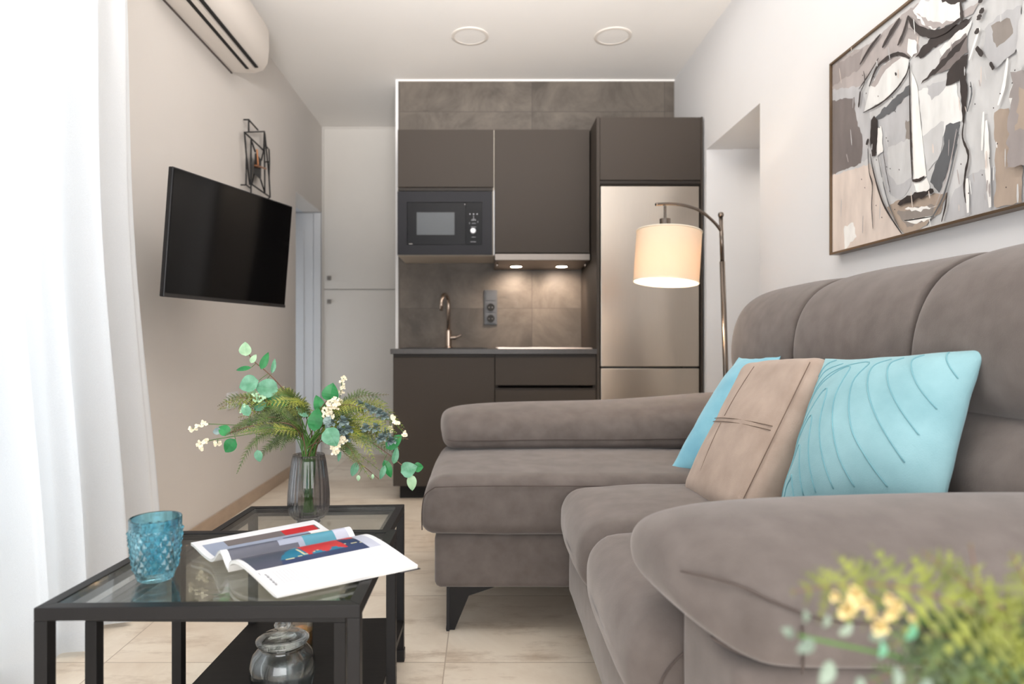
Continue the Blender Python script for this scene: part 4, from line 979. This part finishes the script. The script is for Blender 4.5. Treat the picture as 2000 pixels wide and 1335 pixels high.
cluster('blue_grey_sprig', [(650, 840, -.02), (720, 835, -.05)], [(735, 835, -.06), (755, 845, -.06), (745, 855, -.07), (765, 860, -.06), (715, 835, -.06)], 6, mi=3, sz=14)
# cream blossom heads
def blooms(name, pts, spots, k, n=22, rad_=12, col=6, dot=2.2):
    q = MB(); P_ = smooth_line(base_pts(k)+[B(*p) for p in pts], 6); q.tube(P_, .001, 6, mi=5)
    for (x, y, dy) in spots:
        c = B(x, y, dy); q.tube([min(P_, key=lambda v: (v-c).length), c], .0008, 4, mi=5)
        for i in range(n):
            a = Vector((random.gauss(0, 1), random.gauss(0, 1), random.gauss(0, 1))).normalized()*rad_*YV/F*random.uniform(.3, 1)
            for s_ in range(3):
                dd_ = Vector((random.uniform(-1, 1), random.uniform(-1, .2), random.uniform(-1, 1)))
                leafdisc(q, c+a, dd_, Vector((.1, -1, .3)), dot*2.2*YV/F, dot*2*YV/F, col)
    q.build(name, LM, bq, fix=False)
blooms('blossom_spray', [(635, 830, -.03), (645, 800, -.05)], [(643, 800, -.08), (652, 790, -.08), (660, 785, -.07), (640, 812, -.08)], 8)
blooms('blossom_spray', [(640, 850, -.06)], [(655, 870, -.11), (668, 860, -.10), (656, 878, -.11)], 10, rad_=8)
blooms('blossom_spray', [(640, 820, .02), (662, 780, .02), (668, 745, .02)], [(664, 765, .02), (672, 755, .02), (668, 745, .02), (671, 738, .02)], 12, 5, 6)
blooms('blossom_spray', [(700, 820, -.03), (765, 820, -.04)], [(768, 815, -.05), (774, 825, -.05), (790, 846, -.04), (762, 838, -.05)], 14, 7, 6)
blooms('blossom_spray', [(560, 830, .0), (470, 830, -.03), (400, 828, -.03), (375, 838, -.03)], [(400, 827, -.03), (388, 832, -.03), (374, 838, -.03)], 15, 4, 6, dot=2.6)
blooms('blossom_spray', [(560, 840, -.02), (470, 850, -.04), (410, 860, -.04), (392, 872, -.04)], [(400, 862, -.04), (393, 872, -.04), (390, 867, -.04), (425, 866, -.05), (380, 760, .0)][:4], 16, 5, 6, dot=2.6)
blooms('blossom_spray', [(570, 810, -.02), (500, 790, -.06)], [(480, 800, -.07), (505, 775, -.07)], 17, 12, 12, col=1)

# ================================================================== MAGAZINE
def magazine():
    zt = .501
    A = Vector((-.604, 1.318, zt)); S0 = Vector((*XYat(445, 1113, .505), zt)); Bc = Vector((*XYat(541, 1160, .508), zt)); C = Vector((*XYat(817, 1100, .51), zt)); 
    A = Vector((*XYat(372, 1066, .51), zt)); D = Vector((*XYat(612, 1021, .51), zt)); E = S0+(C-Bc)*.5+(D-A)*.5
    t = thing('open_magazine', 'open glossy magazine with a red and blue photo spread on the glass table', 'magazine', tuple((S0+E)/2))
    NU, NV = 56, 64
    def prof_r(u): u = min(max(u, 0), 1.0); return .004+.025*max(0, math.sin(PI*u**.45))
    def prof_l(u): return .005+.027*math.exp(-((u-.2)/.13)**2)+.011*math.exp(-((u-1.0)/.3)**2)
    def right(u, v, dz=0): 
        p = (S0*(1-u)+Bc*u)*(1-v)+(E*(1-u)+C*u)*v; return p+Vector((0, 0, prof_r(u)+dz+.002*v))
    def left(u, v, dz=0):
        p = (S0*(1-u)+A*u)*(1-v)+(E*(1-u)+D*u)*v; return p+Vector((0, 0, prof_l(u)*(1 if v < .5 else 1)+dz))
    cols = dict(paper=PAPER, slate=mat('ink_slate', (62, 66, 84), .3), grey=mat('ink_bluegrey', (140, 148, 168), .3), teal=mat('ink_teal', (18, 104, 134), .3), red=mat('ink_red', (178, 34, 44), .3), navy=mat('ink_navy', (24, 44, 84), .3),
                brown=mat('ink_taupe', (104, 96, 98), .3), pale=mat('ink_pale', (176, 180, 196), .3), tealb=mat('ink_teal_light', (48, 128, 150), .3), line=mat('ink_cream', (190, 186, 150), .3))
    keys = list(cols); ms = [cols[k] for k in keys]
    def cr(u, v):
        if u > .50 or v < .03 or v > .95: return 'paper'
        if v > .86: return 'pale'
        lo = .50-.42*math.sin(PI*min(1, max(0, (v-.22)/.72)))**.55 if .22 < v < .86 else 9
        if u > lo:
            if .44 < v < .74 and u < .36+.04*math.sin(v*46): return 'red'
            if abs(u-.36-.05*math.sin(v*7)) < .006 or abs(v-.40-.05*u) < .004: return 'line'
            if v > .72: return 'navy'
            return 'teal' if u < .40 else 'navy'
        if v > .52 and u < .2: return 'red'
        return 'slate'
    def cl(u, v):
        if u > .86 or v < .04 or v > .95 or u < .01: return 'paper'
        if u > .72: return 'red' if .66 < v < .93 else ('brown' if v > .2 else 'grey')
        if v > .84: return 'pale' if u < .5 else 'paper'
        if v > .60:
            if u < .42: return 'line' if abs(u-.2) < .006 else 'tealb'
            if u < .66 and v > .58+.14*(u-.42): return 'teal' if u < .5 else 'navy'
        if v > .5 and .42 < u < .62 and v > .5+.5*(.62-u): return 'navy'
        if v < .55 and u < .12: return 'slate'
        return 'grey' if u > .2 or v > .4 else 'slate'
    for fn, cf in ((right, cr), (left, cl)):
        q = MB(); vs = [fn(i/NU, j/NV) for j in range(NV+1) for i in range(NU+1)]
        q.v = vs
        for j in range(NV):
            for i in range(NU):
                q.f.append((j*(NU+1)+i, j*(NU+1)+i+1, (j+1)*(NU+1)+i+1, (j+1)*(NU+1)+i)); q.m.append(keys.index(cf((i+.5)/NU, (j+.5)/NV)))
        pg_ = q.build('printed_page', ms, t, smooth=True, fix=False)
        if fn is right:
            q = MB()
            def ln(u0, v0, u1, v1, h=.0022):
                N_ = 8
                for k in range(N_):
                    a = k/N_; b = (k+1)/N_
                    p0 = fn(u0+(u1-u0)*a, v0+(v1-v0)*a, .0003); p1 = fn(u0+(u1-u0)*b, v0+(v1-v0)*b, .0003); w_ = (Bc-S0).normalized()*h/2 if abs(v1-v0) > abs(u1-u0) else (E-S0).normalized()*h/2
                    q.quad(p0-w_, p1-w_, p1+w_, p0+w_)
            for k in range(9): ln(.57, .115+.022*k, .57+random.uniform(.24, .30), .115+.022*k, .0009)
            q.build('body_text', mat('ink_grey', (168, 168, 172), .5), pg_, fix=False); q = MB()
            for k in range(9): ln(.60, .75+.018*k, .88, .75+.018*k, .0006)
            q.build('body_text', mat('ink_grey', (168, 168, 172), .5), pg_, fix=False)
            q = MB(); u = .60
            for k in range(9):
                ln(.60+.026*k, .055, .60+.026*k+.016, .062+.01*(k % 2), .0032)
            ln(.55, .03, .60, .03, .001)
            q.build('heading', mat('ink_black', (60, 60, 64), .5), pg_, fix=False)
    # page blocks below
    q = MB()
    for fn, s in ((right, 1), (left, 1)):
        Nn = 30
        for v0, v1 in ((0, 1),):
            top = []; bot = []
            for j in (0, 1):
                for i in range(Nn+1):
                    u = i/Nn; p = fn(u*.995, j*.995+.002, -.0004); th = .006 if fn is right else .005
                    top.append(p); z = max(zt+.0002, p.z-th); bot.append(Vector((p.x, p.y, z)))
            n1 = Nn+1
            q.add(top+bot, [(i, i+1, 2*n1+i+1, 2*n1+i) for i in range(Nn)]+[(n1+i, n1+i+1, 3*n1+i+1, 3*n1+i) for i in range(Nn)]
                  + [(2*n1+i, 2*n1+i+1, 3*n1+i+1, 3*n1+i) for i in range(Nn)]+[(Nn, n1+Nn, 3*n1+Nn, 2*n1+Nn)])
    q.build('page_block', PAGE2, t, fix=False)
    q = MB(); a = right(.45, -.004); 
    cv_ = [right(u_, v_) for u_, v_ in ((.9, .86), (1.012, .86), (1.012, 1.012), (.9, 1.012))]
    q.loft([[Vector((p.x, p.y, zt-.0012)) for p in cv_], [Vector((p.x, p.y, zt-.0002)) for p in cv_]])
    q.build('cover', mat('cover_dark', (40, 38, 40), .3), t)
magazine()

# ================================================================== JAR AND BOX ON THE SHELF
jc = Vector(((552-CX)/F*1.44, 1.44, .1202))
t = thing('glass_jar', 'clear round lidded glass jar on the dark lower shelf', 'jar', jc)
jp = [(0, 0), (.045, 0), (.055, .006), (.066, .03), (.0715, .06), (.071, .085), (.064, .105), (.052, .118), (.048, .123), (.052, .128), (.049, .129), (.045, .123), (.049, .116), (.061, .103), (.068, .085), (.0685, .06), (.063, .03), (.052, .009), (0, .006)]
MB().lathe(jp, jc, 64).build('jar_body', JGLASS, t, smooth=True)
lp = [(0, .126), (.044, .126), (.046, .130), (.057, .132), (.058, .136), (.05, .141), (.034, .147), (.016, .150), (.010, .154), (.016, .160), (.0185, .168), (.014, .176), (.0, .179)]
MB().lathe(lp, jc, 56).build('lid', JGLASS, t, smooth=True)
bc = Vector(((588-CX)/F*1.62, 1.62, .1202))
t = thing('candle_glass', 'small pale glass with green and orange contents behind the lidded jar', 'candle', bc)
MB().lathe([(0, 0), (.026, 0), (.029, .004), (.030, .10), (.0285, .10), (.0275, .006), (0, .005)], bc, 36).build('glass_cup', JGLASS, t, auto=40)
MB().lathe([(0, .007), (.0268, .007), (.027, .075), (0, .078)], bc, 30).build('filling', mat('green_wax', (120, 150, 40), .5, nz=.5, nscale=45, col2=(214, 120, 50)), t, auto=40)

# ================================================================== FOREGROUND GREENERY
YP = .42
st_ = thing('side_table', 'small dark round side table below the nearest greenery', 'side table', (.46, .36, 0))
MB().lathe([(0, .50), (.17, .50), (.175, .505), (.175, .515), (.17, .52), (0, .52)], (.46, .30, 0), 48).build('table_top', BLKWOOD, st_, auto=40)
MB().tube([(.46, .30, .02), (.46, .30, .50)], .016, 16).build('stem', BLK, st_, smooth=True)
MB().lathe([(0, 0), (.13, 0), (.13, .01), (.02, .022), (0, .022)], (.46, .30, 0), 40).build('base', BLK, st_, auto=40)
pc = Vector((.46, .30, .5205))
t = thing('ceramic_vase', 'pale ceramic vase on the small side table, holding the nearest bouquet', 'vase', pc)
MB().lathe([(0, 0), (.035, 0), (.05, .03), (.052, .07), (.035, .11), (.026, .13), (.028, .14), (.024, .14), (.022, .128), (.03, .108), (.046, .07), (.04, .01), (0, .008)], pc, 40).build('vase_body', WHITE, t, smooth=True)
fb = thing('fern_bouquet', 'blurred fern and cream blossom bouquet closest to the camera', 'flower arrangement', (.46, .30, .54))
V0 = pc+Vector((0, 0, .02)); V1 = pc+Vector((0, 0, .135))
def G(px, py, dy=0): return P(px, py, YP+dy)
def fg(pts, L0, n_, mi, nrm=(0, -1, .2), sm=2):
    q = MB(); pts = [G(*p) for p in pts]; kk = smooth_line([V0+Vector((random.uniform(-.008, .008), 0, 0)), V1+Vector((random.uniform(-.01, .01), random.uniform(-.01, .01), 0)), pts[0]], 6); q.tube(kk, .0013, 6, mi=3)
    frond(q, pts, L0, n_, nrm=nrm, lm=mi, sm=sm, dense=5, wide=.62); q.build('fern_frond', FM, fb, fix=False)
FM = [mat('near_fern_yellow', (84, 92, 26), .55, nz=.35, nscale=60, col2=(122, 128, 44)), mat('near_fern_green', (42, 60, 24), .55, nz=.3, nscale=60, col2=(78, 96, 40)), STEM, STEMG]
fg([(2080, 1280), (1990, 1235), (1900, 1195), (1800, 1155), (1700, 1140), (1620, 1145), (1545, 1155)], .040, 13, 0)
fg([(2080, 1300), (2020, 1250), (1960, 1240), (1920, 1180), (1895, 1060)], .026, 10, 0)
fg([(2080, 1330), (1990, 1280), (1900, 1250), (1800, 1240), (1720, 1270)], .036, 12, 1)
fg([(2090, 1340), (2020, 1290), (1940, 1290), (1860, 1310), (1790, 1350)], .046, 12, 0)
fg([(2090, 1330), (2040, 1230), (2010, 1150), (1975, 1080)], .030, 10, 0)
fg([(2090, 1350), (1980, 1310), (1880, 1290), (1780, 1300), (1690, 1340)], .040, 12, 1)
fg([(2090, 1360), (2020, 1330), (1950, 1350)], .044, 12, 1)
fg([(2080, 1310), (2000, 1265), (1930, 1255), (1840, 1240), (1790, 1225)], .040, 11, 1)
fg([(2090, 1380), (1990, 1340), (1900, 1340), (1800, 1360)], .044, 12, 0)
fg([(2060, 1250), (1960, 1190), (1860, 1120), (1800, 1075)], .024, 10, 0)
LM = [LEAF1, LEAF2, STEM, mat('near_grey_leaf', (96, 112, 98), .55, nz=.15, nscale=40, col2=(138, 152, 134)), LEAF4, STEMG, mat('near_blossom', (226, 206, 150), .6, nz=.08, nscale=80)]
q = MB(); P_ = smooth_line([V0, V1, G(2060, 1330), G(1800, 1290), G(1650, 1260), G(1560, 1240)], 6); q.tube(P_, .0012, 6, mi=5)
for (x, y, a, L_, mi) in ((1550, 1240, 150, 34, 3), (1590, 1250, 200, 44, 3), (1575, 1215, 110, 30, 3), (1640, 1240, 60, 34, 3), (1625, 1290, 230, 52, 3), (1700, 1250, 60, 44, 3), (1680, 1320, 250, 40, 3), (1750, 1300, 260, 40, 3), (1610, 1225, 90, 30, 3), (1720, 1285, 100, 40, 0), (1820, 1330, 200, 44, 3), (1770, 1250, 80, 40, 0)):
    d_ = Vector((math.cos(r_(a)), -.3, math.sin(r_(a)))); leafdisc(q, G(x, y, -.02), d_, Vector((.2, -1, .4)), L_*YP/F, L_*.55*YP/F, mi)
q.build('eucalyptus_branch', LM, fb, fix=False)
q = MB(); P_ = smooth_line([V0, V1, G(2050, 1300), G(1850, 1230), G(1740, 1190), G(1650, 1170)], 6); q.tube(P_, .001, 6, mi=5)
for x, y, s_ in ((1630, 1163, 9), (1668, 1158, 14), (1676, 1172, 13), (1650, 1190, 14), (1660, 1180, 12), (1695, 1180, 8), (1735, 1168, 10), (1748, 1180, 12), (1740, 1195, 11), (1716, 1222, 14), (1780, 1205, 6), (1700, 1195, 9), (1730, 1205, 8)):
    c = G(x, y, random.uniform(-.03, -.01)); r = 1.25*s_*YP/F
    for i in range(8):
        a = i*2.4; e = .2+1.2*i/8; d_ = Vector((math.cos(a)*math.sin(e), -math.cos(e), math.sin(a)*math.sin(e)+.1))
        leafdisc(q, c, d_, Vector((0, -.3, 1)), r*1.1, r, 6)
q.build('blossom_spray', LM, fb, fix=False)
